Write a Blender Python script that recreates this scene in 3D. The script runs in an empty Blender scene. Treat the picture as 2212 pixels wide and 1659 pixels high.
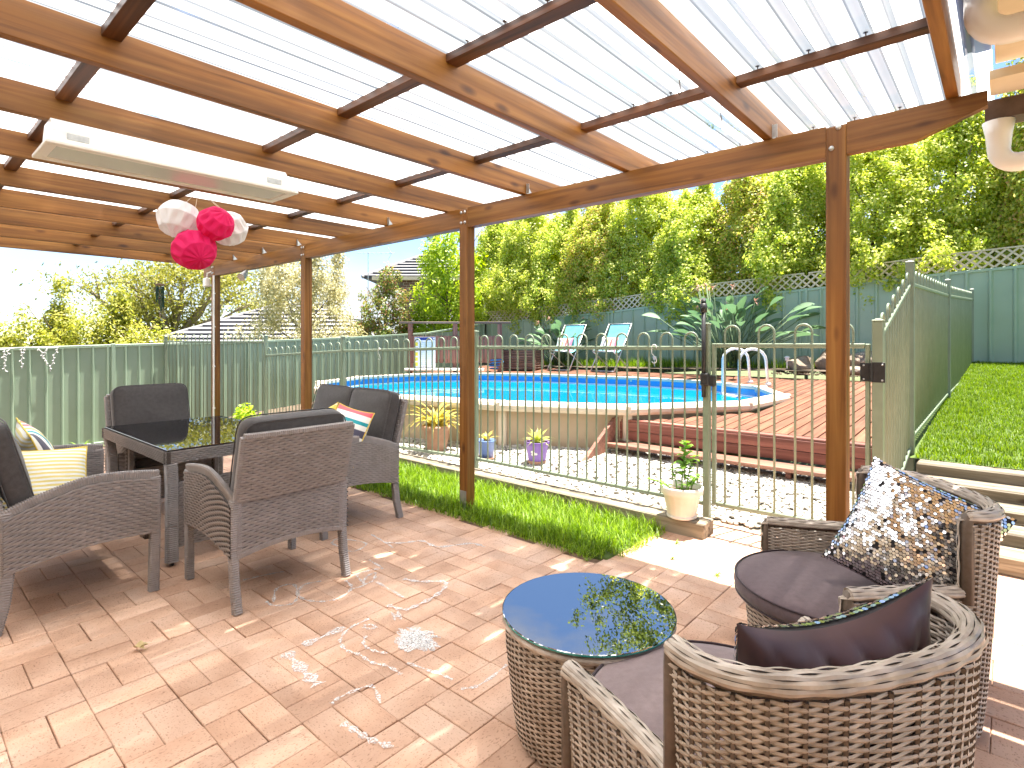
import bpy, math, random
import numpy as np
from mathutils import Vector, Matrix, Euler
R = math.radians
scene = bpy.context.scene
col = scene.collection

# ---------------------------------------------------------------- camera
cam_d = bpy.data.cameras.new('camera')
cam = bpy.data.objects.new('camera', cam_d); col.objects.link(cam)
cam.location = (0, 0, 1.42)
cam.rotation_euler = (R(90), 0, R(41.36))
cam_d.sensor_width = 36; cam_d.lens = 36 * 1208 / 2212
cam_d.shift_y = -93.5 / 2212
cam_d.clip_start = 0.05; cam_d.clip_end = 2000
scene.camera = cam

# ---------------------------------------------------------------- world, sun, exposure
SUN_EL, SUN_AZ = R(77), R(16)          # azimuth measured from +Y towards +X
world = bpy.data.worlds.new('World'); scene.world = world; world.use_nodes = True
wn, wl = world.node_tree.nodes, world.node_tree.links
wn.clear()
wo = wn.new('ShaderNodeOutputWorld'); bg = wn.new('ShaderNodeBackground')
sky = wn.new('ShaderNodeTexSky'); sky.sky_type = 'NISHITA'; sky.sun_disc = False
sky.sun_elevation = SUN_EL; sky.sun_rotation = SUN_AZ; sky.air_density = 0.75; sky.dust_density = 0.0; sky.ozone_density = 4.0
tc = wn.new('ShaderNodeTexCoord'); mp = wn.new('ShaderNodeMapping'); mp.inputs['Scale'].default_value = (1.0, 1.0, 2.6)
mp.inputs['Location'].default_value = (1.35, 0.7, 0.1)
nz = wn.new('ShaderNodeTexNoise'); nz.inputs['Scale'].default_value = 2.3; nz.inputs['Detail'].default_value = 8; nz.inputs['Roughness'].default_value = 0.58
cr = wn.new('ShaderNodeValToRGB'); cr.color_ramp.elements[0].position = 0.46; cr.color_ramp.elements[1].position = 0.64
mx = wn.new('ShaderNodeMix'); mx.data_type = 'RGBA'
mx.inputs[7].default_value = (2.9, 2.95, 3.05, 1)
wl.new(tc.outputs['Generated'], mp.inputs['Vector']); wl.new(mp.outputs['Vector'], nz.inputs['Vector'])
wl.new(nz.outputs['Fac'], cr.inputs['Fac']); wl.new(cr.outputs['Color'], mx.inputs[0]); wl.new(sky.outputs['Color'], mx.inputs[6])
wl.new(mx.outputs[2], bg.inputs['Color']); wl.new(bg.outputs['Background'], wo.inputs['Surface'])
bg.inputs['Strength'].default_value = 0.052
sun_d = bpy.data.lights.new('sun', 'SUN'); sun_d.energy = 3.3; sun_d.angle = R(0.55); sun_d.color = (1.0, 0.955, 0.88)
sun = bpy.data.objects.new('sun', sun_d); col.objects.link(sun)
sdir = Vector((math.sin(SUN_AZ) * math.cos(SUN_EL), math.cos(SUN_AZ) * math.cos(SUN_EL), math.sin(SUN_EL)))
sun.rotation_euler = sdir.to_track_quat('Z', 'Y').to_euler(); sun.location = (0, 0, 30)
vs = scene.view_settings
vs.view_transform = 'Standard'; vs.look = 'None'; vs.exposure = 2.8; vs.gamma = 1.0; vs.use_curve_mapping = False
cy = scene.cycles
cy.use_denoising = True; cy.max_bounces = 10; cy.diffuse_bounces = 4; cy.glossy_bounces = 4; cy.transmission_bounces = 6
cy.transparent_max_bounces = 16; cy.caustics_reflective = False; cy.caustics_refractive = False
cy.sample_clamp_indirect = 6; cy.use_adaptive_sampling = True

# ---------------------------------------------------------------- helpers
rng = np.random.default_rng(7)
random.seed(7)
class MB:
    """collects vertices and faces; build() makes ONE mesh object"""
    def __init__(s): s.v = []; s.f = []
    def add(s, v, f):
        o = len(s.v); s.v.extend([tuple(map(float, p)) for p in v]); s.f.extend([tuple(i + o for i in q) for q in f]); return s
    def box(s, c, d, rot=None, ch=0.0):
        """box centred at c, full size d, optional rotation matrix, chamfer ch"""
        hx, hy, hz = d[0] / 2, d[1] / 2, d[2] / 2
        if ch <= 0:
            v = [(x, y, z) for x in (-hx, hx) for y in (-hy, hy) for z in (-hz, hz)]
            f = [(0, 1, 3, 2), (4, 6, 7, 5), (0, 4, 5, 1), (2, 3, 7, 6), (0, 2, 6, 4), (1, 5, 7, 3)]
        else:
            ch = min(ch, hx * .9, hy * .9, hz * .9)
            v = []; idx = {}
            for sx in (-1, 1):
                for sy in (-1, 1):
                    for sz in (-1, 1):
                        for a in range(3):
                            p = [sx * (hx - ch), sy * (hy - ch), sz * (hz - ch)]
                            p[a] = (sx * hx, sy * hy, sz * hz)[a]
                            idx[(sx, sy, sz, a)] = len(v); v.append(tuple(p))
            f = []
            for sg in (-1, 1):
                f.append([idx[(sg, a, b, 0)] for a, b in ((-1, -1), (1, -1), (1, 1), (-1, 1))][::sg])
                f.append([idx[(a, sg, b, 1)] for a, b in ((-1, -1), (-1, 1), (1, 1), (1, -1))][::sg])
                f.append([idx[(a, b, sg, 2)] for a, b in ((-1, -1), (1, -1), (1, 1), (-1, 1))][::sg])
            for a in (-1, 1):
                for b in (-1, 1):
                    f.append([idx[(a, b, -1, 0)], idx[(a, b, 1, 0)], idx[(a, b, 1, 1)], idx[(a, b, -1, 1)]][::a * b])
                    f.append([idx[(a, -1, b, 0)], idx[(a, -1, b, 2)], idx[(a, 1, b, 2)], idx[(a, 1, b, 0)]][::a * b])
                    f.append([idx[(-1, a, b, 1)], idx[(1, a, b, 1)], idx[(1, a, b, 2)], idx[(-1, a, b, 2)]][::a * b])
            for sx in (-1, 1):
                for sy in (-1, 1):
                    for sz in (-1, 1):
                        f.append([idx[(sx, sy, sz, k)] for k in (0, 1, 2)][::sx * sy * sz])
        if rot is not None: v = [tuple(rot @ Vector(p)) for p in v]
        return s.add([(p[0] + c[0], p[1] + c[1], p[2] + c[2]) for p in v], f)
    def bar(s, a, b, w, h, up=(0, 0, 1), ch=0.0, ext=0.0):
        """rectangular bar from a to b, width w (sideways), height h (along up)"""
        a, b = Vector(a), Vector(b); d = (b - a); L = d.length; d.normalize()
        up = Vector(up); sd = d.cross(up)
        if sd.length < 1e-4: up = Vector((0, 1, 0)); sd = d.cross(up)
        sd.normalize(); u2 = sd.cross(d)
        m = Matrix((d, sd, u2)).transposed()
        return s.box((a + b) / 2, (L + 2 * ext, w, h), m, ch)
    def tube(s, pts, rad, n=8, cap=True, closed=False):
        pts = [Vector(p) for p in pts]; m = len(pts)
        if not hasattr(rad, '__len__'): rad = [rad] * m
        tang = []
        for i in range(m):
            if closed: t = pts[(i + 1) % m] - pts[i - 1]
            else: t = pts[min(i + 1, m - 1)] - pts[max(i - 1, 0)]
            tang.append(t.normalized() if t.length > 1e-9 else Vector((0, 0, 1)))
        ref = Vector((0, 0, 1)) if abs(tang[0].z) < .9 else Vector((1, 0, 0))
        nrm = (ref - tang[0] * ref.dot(tang[0])).normalized()
        v = []
        for i in range(m):
            nrm = nrm - tang[i] * nrm.dot(tang[i]); nrm.normalize(); bn = tang[i].cross(nrm)
            for k in range(n):
                a = 2 * math.pi * k / n
                v.append(pts[i] + (nrm * math.cos(a) + bn * math.sin(a)) * rad[i])
        f = []
        for i in range(m if closed else m - 1):
            j = (i + 1) % m
            for k in range(n):
                k2 = (k + 1) % n
                f.append((i * n + k, i * n + k2, j * n + k2, j * n + k))
        if cap and not closed:
            f.append(tuple(range(n))[::-1]); f.append(tuple((m - 1) * n + k for k in range(n)))
        return s.add(v, f)
    def lathe(s, prof, c=(0, 0, 0), n=24, cap=(True, True)):
        v = []; f = []
        for (r, z) in prof:
            for k in range(n):
                a = 2 * math.pi * k / n; v.append((c[0] + r * math.cos(a), c[1] + r * math.sin(a), c[2] + z))
        for i in range(len(prof) - 1):
            for k in range(n):
                k2 = (k + 1) % n; f.append((i * n + k, i * n + k2, (i + 1) * n + k2, (i + 1) * n + k))
        if cap[0]: f.append(tuple(range(n))[::-1])
        if cap[1]: f.append(tuple((len(prof) - 1) * n + k for k in range(n)))
        return s.add(v, f)
    def prism(s, poly, d):
        """extrude a planar 3D polygon by vector d"""
        n = len(poly); d = Vector(d); a = [Vector(p) for p in poly]
        v = a + [p + d for p in a]
        f = [tuple(range(n))[::-1], tuple(range(n, 2 * n))]
        for i in range(n): j = (i + 1) % n; f.append((i, j, n + j, n + i))
        return s.add(v, f)
    def grid(s, P, nu, nv, cu=False, cv=False):
        v = []; f = []
        NU = nu if cu else nu + 1; NV = nv if cv else nv + 1
        for j in range(NV):
            for i in range(NU): v.append(P(i / nu, j / nv))
        for j in range(nv):
            for i in range(nu):
                i2 = (i + 1) % NU; j2 = (j + 1) % NV
                f.append((j * NU + i, j * NU + i2, j2 * NU + i2, j2 * NU + i))
        return s.add(v, f)
    def build(s, name, m, parent=None, smooth=False, kind=None):
        me = bpy.data.meshes.new(name); me.from_pydata(s.v, [], s.f); me.update()
        return link(name, me, m, parent, smooth, kind)
def link(name, me, m, parent=None, smooth=False, kind=None):
    if m is not None and not me.materials: me.materials.append(m)
    if smooth: me.polygons.foreach_set('use_smooth', [True] * len(me.polygons))
    o = bpy.data.objects.new(name, me); col.objects.link(o)
    if parent is not None: o.parent = parent
    if kind: o['kind'] = kind
    return o
def np_mesh(name, V, Q):
    """fast mesh of quads/tris from numpy arrays"""
    me = bpy.data.meshes.new(name); k = Q.shape[1]
    me.vertices.add(len(V)); me.vertices.foreach_set('co', V.astype(np.float32).ravel())
    me.loops.add(Q.size); me.loops.foreach_set('vertex_index', Q.astype(np.int32).ravel())
    me.polygons.add(len(Q)); me.polygons.foreach_set('loop_start', np.arange(0, Q.size, k, dtype=np.int32))
    me.polygons.foreach_set('loop_total', np.full(len(Q), k, dtype=np.int32))
    me.update(calc_edges=True); me.validate()
    return me
def thing(name, label, cat, loc=(0, 0, 0), rz=0, group=None):
    o = bpy.data.objects.new(name, None); col.objects.link(o); o.empty_display_size = .2
    o.location = loc; o.rotation_euler = (0, 0, rz); o['label'] = label; o['category'] = cat
    if group: o['group'] = group
    return o
def tag(o, label, cat, group=None):
    o['label'] = label; o['category'] = cat
    if group: o['group'] = group
    return o
def struct(o): o['kind'] = 'structure'; return o
def copy_tree(o, parent=None):
    c = o.copy(); col.objects.link(c)
    if parent is not None: c.parent = parent
    for ch in o.children: copy_tree(ch, c)
    return c

# ---------------------------------------------------------------- materials
def _new(name):
    m = bpy.data.materials.new(name); m.use_nodes = True
    nt = m.node_tree; return m, nt.nodes, nt.links, nt.nodes['Principled BSDF']
def _coords(n, l, scale, rnd=True, src='Object'):
    t = n.new('ShaderNodeTexCoord'); mpn = n.new('ShaderNodeMapping'); mpn.inputs['Scale'].default_value = scale
    out = t.outputs[src]
    if rnd:
        oi = n.new('ShaderNodeObjectInfo'); mu = n.new('ShaderNodeMath'); mu.operation = 'MULTIPLY'; mu.inputs[1].default_value = 37.0
        l.new(oi.outputs['Random'], mu.inputs[0]); ad = n.new('ShaderNodeVectorMath'); ad.operation = 'ADD'
        l.new(out, ad.inputs[0]); l.new(mu.outputs[0], ad.inputs[1]); out = ad.outputs[0]
    l.new(out, mpn.inputs['Vector']); return mpn.outputs['Vector']
def _ramp(n, cols):
    r = n.new('ShaderNodeValToRGB'); e = r.color_ramp.elements
    while len(e) < len(cols): e.new(0.5)
    for i, (p, c) in enumerate(cols): e[i].position = p; e[i].color = (*c, 1)
    return r
def _var(n, l, colr, amount, island=False):
    """per-object (and per-island) brightness variation"""
    oi = n.new('ShaderNodeObjectInfo'); src = oi.outputs['Random']
    if island:
        g = n.new('ShaderNodeNewGeometry'); a = n.new('ShaderNodeMath'); a.operation = 'ADD'
        l.new(src, a.inputs[0]); l.new(g.outputs['Random Per Island'], a.inputs[1]); b = n.new('ShaderNodeMath'); b.operation = 'FRACT'
        l.new(a.outputs[0], b.inputs[0]); src = b.outputs[0]
    mr = n.new('ShaderNodeMapRange'); mr.inputs[3].default_value = 1 - amount; mr.inputs[4].default_value = 1 + amount
    l.new(src, mr.inputs[0]); hs = n.new('ShaderNodeHueSaturation'); l.new(mr.outputs[0], hs.inputs['Value']); l.new(colr, hs.inputs['Color'])
    return hs.outputs['Color']
def mat(name, cols, scale=6, stretch=(1, 1, 1), rough=.6, bump=0.0, metal=0, detail=5, var=0.0, island=False, spec=.4, bscale=None, coat=0, sheen=0):
    m, n, l, p = _new(name)
    if not isinstance(cols[0], (tuple, list)): cols = [cols]
    if not isinstance(cols[0][0], (tuple, list)) and len(cols) == 1: cols = [(0.35, tuple(c * .88 for c in cols[0])), (0.65, tuple(min(1, c * 1.1) for c in cols[0]))]
    elif len(cols[0]) == 3: cols = [(0.3 + 0.4 * i / (len(cols) - 1), c) for i, c in enumerate(cols)]
    v = _coords(n, l, tuple(scale * s for s in stretch))
    z = n.new('ShaderNodeTexNoise'); z.inputs['Scale'].default_value = 1; z.inputs['Detail'].default_value = detail; z.inputs['Roughness'].default_value = .6
    l.new(v, z.inputs['Vector']); r = _ramp(n, cols); l.new(z.outputs['Fac'], r.inputs['Fac']); c = r.outputs['Color']
    if var: c = _var(n, l, c, var, island)
    l.new(c, p.inputs['Base Color']); p.inputs['Roughness'].default_value = rough; p.inputs['Metallic'].default_value = metal
    p.inputs['Specular IOR Level'].default_value = spec; p.inputs['Coat Weight'].default_value = coat
    if sheen: p.inputs['Sheen Weight'].default_value = sheen
    if bump:
        bn = n.new('ShaderNodeBump'); bn.inputs['Strength'].default_value = bump; bn.inputs['Distance'].default_value = .01
        z2 = n.new('ShaderNodeTexNoise'); z2.inputs['Scale'].default_value = 1; z2.inputs['Detail'].default_value = 6
        v2 = _coords(n, l, tuple((bscale or scale * 6) * s for s in stretch)); l.new(v2, z2.inputs['Vector'])
        l.new(z2.outputs['Fac'], bn.inputs['Height']); l.new(bn.outputs['Normal'], p.inputs['Normal'])
    return m
def wood(name, axis, dark, mid, light, rough=.5, knots=True, var=.12, fine=1.0, bump=.25, island=False):
    """timber with grain along axis (0,1,2) and scattered knots"""
    m, n, l, p = _new(name)
    s = [26 * fine] * 3; s[axis] = 1.1 * fine
    v = _coords(n, l, tuple(s))
    z = n.new('ShaderNodeTexNoise'); z.inputs['Scale'].default_value = 1; z.inputs['Detail'].default_value = 6; z.inputs['Distortion'].default_value = .6
    l.new(v, z.inputs['Vector']); r = _ramp(n, [(.28, dark), (.5, mid), (.75, light)]); l.new(z.outputs['Fac'], r.inputs['Fac'])
    # broad tone patches
    s2 = [5] * 3; s2[axis] = .9
    z3 = n.new('ShaderNodeTexNoise'); z3.inputs['Detail'].default_value = 3; z3.inputs['Scale'].default_value = 1; l.new(_coords(n, l, tuple(s2)), z3.inputs['Vector'])
    r3 = _ramp(n, [(.3, (.62, .62, .62)), (.7, (1.15, 1.12, 1.08))]); l.new(z3.outputs['Fac'], r3.inputs['Fac'])
    mu = n.new('ShaderNodeMix'); mu.data_type = 'RGBA'; mu.blend_type = 'MULTIPLY'; mu.inputs[0].default_value = 1
    l.new(r.outputs['Color'], mu.inputs[6]); l.new(r3.outputs['Color'], mu.inputs[7]); c = mu.outputs[2]
    if knots:
        s4 = [7.0] * 3; s4[axis] = 2.6
        vo = n.new('ShaderNodeTexVoronoi'); vo.inputs['Scale'].default_value = 1; l.new(_coords(n, l, tuple(s4)), vo.inputs['Vector'])
        rk = _ramp(n, [(.05, (.22, .16, .13)), (.10, (.5, .42, .36)), (.17, (1, 1, 1))]); l.new(vo.outputs['Distance'], rk.inputs['Fac'])
        m2 = n.new('ShaderNodeMix'); m2.data_type = 'RGBA'; m2.blend_type = 'MULTIPLY'; m2.inputs[0].default_value = .85
        l.new(c, m2.inputs[6]); l.new(rk.outputs['Color'], m2.inputs[7]); c = m2.outputs[2]
    c = _var(n, l, c, var, island)
    l.new(c, p.inputs['Base Color']); p.inputs['Roughness'].default_value = rough; p.inputs['Specular IOR Level'].default_value = .35
    bn = n.new('ShaderNodeBump'); bn.inputs['Strength'].default_value = bump; bn.inputs['Distance'].default_value = .006
    l.new(z.outputs['Fac'], bn.inputs['Height']); l.new(bn.outputs['Normal'], p.inputs['Normal'])
    return m
def leafmat(name, cols, trans=.35, rough=.45):
    m, n, l, p = _new(name)
    g = n.new('ShaderNodeNewGeometry'); r = _ramp(n, [(i / max(1, len(cols) - 1), c) for i, c in enumerate(cols)])
    l.new(g.outputs['Random Per Island'], r.inputs['Fac'])
    p.inputs['Roughness'].default_value = rough; p.inputs['Specular IOR Level'].default_value = .3
    l.new(r.outputs['Color'], p.inputs['Base Color'])
    t = n.new('ShaderNodeBsdfTranslucent'); hs = n.new('ShaderNodeHueSaturation'); hs.inputs['Value'].default_value = 1.5; hs.inputs['Saturation'].default_value = 1.1
    l.new(r.outputs['Color'], hs.inputs['Color']); l.new(hs.outputs['Color'], t.inputs['Color'])
    ms = n.new('ShaderNodeMixShader'); ms.inputs[0].default_value = trans
    l.new(p.outputs['BSDF'], ms.inputs[1]); l.new(t.outputs['BSDF'], ms.inputs[2])
    l.new(ms.outputs[0], n['Material Output'].inputs['Surface'])
    return m
def glassmat(name, tint, refl=1.0, ior=1.5, opacity=0.0, body=(.8, .8, .8)):
    """thin clear sheet: fresnel reflection over tinted see-through"""
    m, n, l, p = _new(name); n.remove(p)
    fr = n.new('ShaderNodeFresnel'); fr.inputs['IOR'].default_value = ior
    tr = n.new('ShaderNodeBsdfTransparent'); tr.inputs['Color'].default_value = (*tint, 1)
    gl = n.new('ShaderNodeBsdfGlossy'); gl.inputs['Roughness'].default_value = .01
    ms = n.new('ShaderNodeMixShader'); l.new(fr.outputs[0], ms.inputs[0]); l.new(gl.outputs[0], ms.inputs[2])
    if opacity:
        df = n.new('ShaderNodeBsdfDiffuse'); df.inputs['Color'].default_value = (*body, 1)
        m2 = n.new('ShaderNodeMixShader'); m2.inputs[0].default_value = opacity; l.new(tr.outputs[0], m2.inputs[1]); l.new(df.outputs[0], m2.inputs[2]); l.new(m2.outputs[0], ms.inputs[1])
    else: l.new(tr.outputs[0], ms.inputs[1])
    l.new(ms.outputs[0], n['Material Output'].inputs['Surface'])
    return m
W3 = ((.10, .036, .006), (.225, .090, .017), (.33, .155, .036))
M_woodX = wood('stained_pine_x', 0, *W3); M_woodY = wood('stained_pine_y', 1, *W3); M_woodZ = wood('stained_pine_z', 2, *W3)
M_nog = wood('weathered_batten', 0, (.025, .009, .004), (.09, .034, .012), (.18, .075, .028), knots=False, var=.3)
M_sleep = wood('weathered_sleeper', 0, (.08, .062, .042), (.22, .185, .13), (.36, .315, .24), rough=.85, knots=True, fine=1.2, bump=.6, var=.12)
M_deck = wood('decking_y', 1, (.10, .036, .018), (.185, .072, .038), (.26, .115, .068), rough=.55, knots=False, var=.16)
M_deckL = wood('decking_light_x', 0, (.16, .07, .045), (.27, .125, .085), (.36, .19, .14), rough=.55, knots=False, var=.1)
M_deckX = wood('decking_x', 0, (.16, .06, .045), (.27, .105, .08), (.36, .16, .12), rough=.5, knots=False, var=.12)
M_oldwood = wood('old_timber', 0, (.09, .06, .045), (.2, .13, .10), (.33, .24, .19), rough=.8, knots=True, var=.15)
M_oldwoodZ = wood('old_timber_z', 2, (.14, .06, .045), (.27, .12, .085), (.38, .19, .14), rough=.7, knots=False, var=.22)
M_steel = mat('galvanised_steel', [(.38, .39, .39), (.56, .57, .57)], scale=30, rough=.42, metal=.75)
M_rust = mat('rusty_screw', [(.05, .03, .02), (.13, .07, .04)], scale=40, rough=.7, metal=.4)
M_white = mat('white_paint', [(.74, .73, .70), (.82, .81, .79)], scale=5, rough=.35)
M_pvc = mat('pvc_white', [(.74, .71, .67), (.80, .78, .75)], scale=3, rough=.3)
M_cream = mat('cream_paint', [(.60, .50, .36), (.68, .58, .43)], scale=4, rough=.6)
M_brown = mat('brown_gutter', [(.07, .045, .035), (.12, .08, .065)], scale=12, rough=.5)
M_green = mat('fence_green', [(.285, .375, .265), (.32, .415, .30)], scale=2.0, rough=.42, bump=.03, var=.04)
M_greenp = mat('pool_fence_green', [(.185, .225, .155), (.225, .27, .19)], scale=8, rough=.35, var=.03)
M_black = mat('black_plastic', [(.016, .015, .015), (.03, .028, .027)], scale=30, rough=.42)
# ================================================================ SETTING
def lerp_tab(tab, x):
    if x <= tab[0][0]: return tab[0][1]
    for (a, va), (b, vb) in zip(tab, tab[1:]):
        if x <= b: return va + (vb - va) * (x - a) / (b - a)
    return tab[-1][1]
M_ground = mat('dry_grass_ground', [(.07, .09, .03), (.14, .15, .06)], scale=.6, rough=.95)
M_soil = mat('garden_soil', [(.05, .035, .022), (.16, .115, .075)], scale=14, rough=.95, bump=.5)
M_sand = mat('joint_sand', [(.16, .095, .06), (.28, .17, .115)], scale=60, rough=.95)
M_turf = mat('turf_soil', [(.05, .075, .015), (.10, .15, .03)], scale=9, rough=.95, bump=.4)
M_gravelbase = mat('pebble_base', [(.16, .135, .10), (.26, .23, .18)], scale=50, rough=.9)
g = MB().box((0, 20, -.95), (900, 900, .4)).build('ground', M_ground); struct(g)

# terrain heights
def z_lawn(x, y): return .47 + .088 * (y - 5.75) + .015 * max(0, x)
def z_bed(y): return .015 + .12 * min(1, max(0, (y - 4.3) / .95))
def z_deck(y): return .50 + .04 * (y - 5.78)
def z_left(x): return -.06 - .15 * max(0, -9 - x)

# ---- brick patio: basket weave, bricks .128 x .256
def brick_mat():
    m, n, l, p = _new('clay_paver')
    v = _coords(n, l, (3.2, 3.2, 3.2)); z = n.new('ShaderNodeTexNoise'); z.inputs['Scale'].default_value = 1; z.inputs['Detail'].default_value = 4; l.new(v, z.inputs['Vector'])
    r = _ramp(n, [(.28, (.50, .295, .195)), (.5, (.60, .38, .265)), (.72, (.66, .45, .335))]); l.new(z.outputs['Fac'], r.inputs['Fac'])
    c = _var(n, l, r.outputs['Color'], .08, True)
    # fine dark pits and pale specks
    v2 = _coords(n, l, (95, 160, 120)); z2 = n.new('ShaderNodeTexNoise'); z2.inputs['Scale'].default_value = 1; z2.inputs['Detail'].default_value = 3; l.new(v2, z2.inputs['Vector'])
    r2 = _ramp(n, [(.31, (.50, .42, .36)), (.42, (1, 1, 1)), (.66, (1, 1, 1)), (.78, (1.18, 1.16, 1.12))]); l.new(z2.outputs['Fac'], r2.inputs['Fac'])
    mu = n.new('ShaderNodeMix'); mu.data_type = 'RGBA'; mu.blend_type = 'MULTIPLY'; mu.inputs[0].default_value = .8
    l.new(c, mu.inputs[6]); l.new(r2.outputs['Color'], mu.inputs[7])
    # old stains with a shape of their own, chalk dust
    g_ = n.new('ShaderNodeNewGeometry'); mp_ = n.new('ShaderNodeMapping'); mp_.inputs['Scale'].default_value = (1.1, 1.1, 1.1); l.new(g_.outputs['Position'], mp_.inputs['Vector'])
    z4 = n.new('ShaderNodeTexNoise'); z4.inputs['Scale'].default_value = 1.6; z4.inputs['Detail'].default_value = 5; l.new(mp_.outputs['Vector'], z4.inputs['Vector'])
    r4 = _ramp(n, [(.32, (.80, .76, .72)), (.55, (1, 1, 1)), (.75, (1.12, 1.10, 1.08))]); l.new(z4.outputs['Fac'], r4.inputs['Fac'])
    mu2 = n.new('ShaderNodeMix'); mu2.data_type = 'RGBA'; mu2.blend_type = 'MULTIPLY'; mu2.inputs[0].default_value = 1
    l.new(mu.outputs[2], mu2.inputs[6]); l.new(r4.outputs['Color'], mu2.inputs[7])
    l.new(mu2.outputs[2], p.inputs['Base Color']); p.inputs['Roughness'].default_value = .72; p.inputs['Specular IOR Level'].default_value = .3
    b = n.new('ShaderNodeBump'); b.inputs['Strength'].default_value = .35; b.inputs['Distance'].default_value = .004; l.new(z2.outputs['Fac'], b.inputs['Height']); l.new(b.outputs['Normal'], p.inputs['Normal'])
    return m
M_brick = brick_mat()
patio = struct(MB().box((-3.4, 1.7, -.055), (11.6, 6.2, .08)).build('patio', M_sand))
UX, UY = .256, .2485
def in_patio(x, y):
    if y < -1.15 or x < -9.0 or x > 2.3: return False
    if x > -1.93: return y < 4.42 if x < -.5 else y < 4.55
    return y < 3.13 + .03 * math.sin(x * 3)
bricks = []
for i in range(-28, 20):
    for j in range(-8, 17):
        x0 = -2.47 + i * UX; y0 = .547 + j * UY
        if (i + j) % 2 == 1:       # pair lying along Y
            for k in (0, 1): bricks.append((x0 + UX * (.25 + .5 * k), y0 + UY / 2, 1))
        else:
            for k in (0, 1): bricks.append((x0 + UX / 2, y0 + UY * (.25 + .5 * k), 0))
bricks = [b for b in bricks if in_patio(b[0], b[1])]
def vis_size(b):
    x, y = b[0], b[1]; f = -x * .6607 + y * .7507; r = x * .7507 + y * .6607
    if f < .6 or abs(r / f) > .95 or 1.42 / f * 1208 + 736 > 1720: return 0
    return 1 / f ** 2
bricks.sort(key=vis_size, reverse=True)
def brick_bm(L, W): return MB().box((0, 0, -.025), (L - .0028, W - .0028, .05), None, .0025)
bm_x = None; near = []
me_b = [None, None]
for o_, (L, W) in enumerate(((UX, UY / 2), (UY, UX / 2))):
    t = brick_bm(L, W); me = bpy.data.meshes.new('brick'); me.from_pydata(t.v, [], t.f); me.materials.append(M_brick); me_b[o_] = me
for (x, y, o_) in bricks[:300]:
    b = bpy.data.objects.new('brick', me_b[o_]); col.objects.link(b); b.parent = patio
    b.location = (x + random.uniform(-.0012, .0012), y + random.uniform(-.0012, .0012), random.uniform(-.0022, .0022))
    b.rotation_euler = (random.uniform(-.006, .006), random.uniform(-.006, .006), (math.pi / 2 if o_ else 0) + random.uniform(-.006, .006))
rest = MB()
for (x, y, o_) in bricks[300:]:
    t = brick_bm(UX, UY / 2) if o_ == 0 else brick_bm(UY, UX / 2)
    mtx = Matrix.Translation((x, y, random.uniform(-.002, .002))) @ Euler((random.uniform(-.005, .005), random.uniform(-.005, .005), (math.pi / 2 if o_ else 0) + random.uniform(-.005, .005))).to_matrix().to_4x4()
    rest.add([mtx @ Vector(p) for p in t.v], t.f)
rest.build('bricks', M_brick, patio, kind='stuff')

# ---- grass helper
def grass(name, area_pts, zf, n, h0, h1, w, m, parent=None, lean=.45):
    """n blades inside rectangles area_pts [(x0,x1,y0,y1,weight)]"""
    A = np.array([(a[1] - a[0]) * (a[3] - a[2]) for a in area_pts]); k = rng.choice(len(A), n, p=A / A.sum())
    ar = np.array([a[:4] for a in area_pts])[k]
    x = ar[:, 0] + rng.random(n) * (ar[:, 1] - ar[:, 0]); y = ar[:, 2] + rng.random(n) * (ar[:, 3] - ar[:, 2])
    z = zf(x, y); h = h0 + (h1 - h0) * rng.random(n) ** 1.5; a = rng.random(n) * 6.283; ln = lean * rng.random(n) * h
    # clumped height
    h *= .75 + .5 * (np.sin(x * 9.1 + np.cos(y * 7) * 2) * np.cos(y * 8.3 + x * 3) * .5 + .5)
    dx, dy = np.cos(a), np.sin(a); px, py = -dy * w / 2, dx * w / 2
    b = np.stack([x, y, z], 1); t1 = b + np.stack([dx * ln * .4, dy * ln * .4, h * .6], 1); t2 = b + np.stack([dx * ln * 1.3, dy * ln * 1.3, h], 1)
    pv = np.stack([px, py, np.zeros(n)], 1)
    V = np.stack([b - pv, b + pv, t1 + pv * .8, t1 - pv * .8, t2], 1).reshape(-1, 3)
    i = np.arange(n)[:, None] * 5
    F = np.concatenate([i + np.array([[0, 1, 2]]), i + np.array([[0, 2, 3]]), i + np.array([[3, 2, 4]])], 0)
    return link(name, np_mesh(name, V, F), m, parent, kind='stuff')
M_grass = leafmat('grass_blades', [(.07, .13, .006), (.13, .23, .010), (.21, .33, .02), (.33, .44, .06)], trans=.4)
M_lawn = leafmat('lawn_blades', [(.07, .13, .006), (.11, .19, .01), (.17, .25, .018), (.23, .30, .035)], trans=.35)
strip = struct(MB().box((-5.4, 3.52, -.03), (6.94, .8, .08), None, .01).build('grass_strip', M_turf))
zs = lambda x, y: .008 + 0 * x
sg = grass('grass', [(-8.85, -1.95, 3.10, 3.90)], zs, 34000, .03, .115, .0062, M_grass, lean=.95)
sg['label'] = 'bright green grass growing in the narrow strip between paving and sleeper'; sg['category'] = 'grass'
# ragged fringe spilling on the bricks
fr = grass('grass_fringe', [(-8.5, -2.0, 3.03, 3.12), (-1.96, -1.86, 3.2, 3.85)], zs, 3600, .02, .08, .0055, M_grass, lean=1.6)
fr['label'] = 'ragged grass fringe creeping over the brick edge'; fr['category'] = 'grass'

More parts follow.
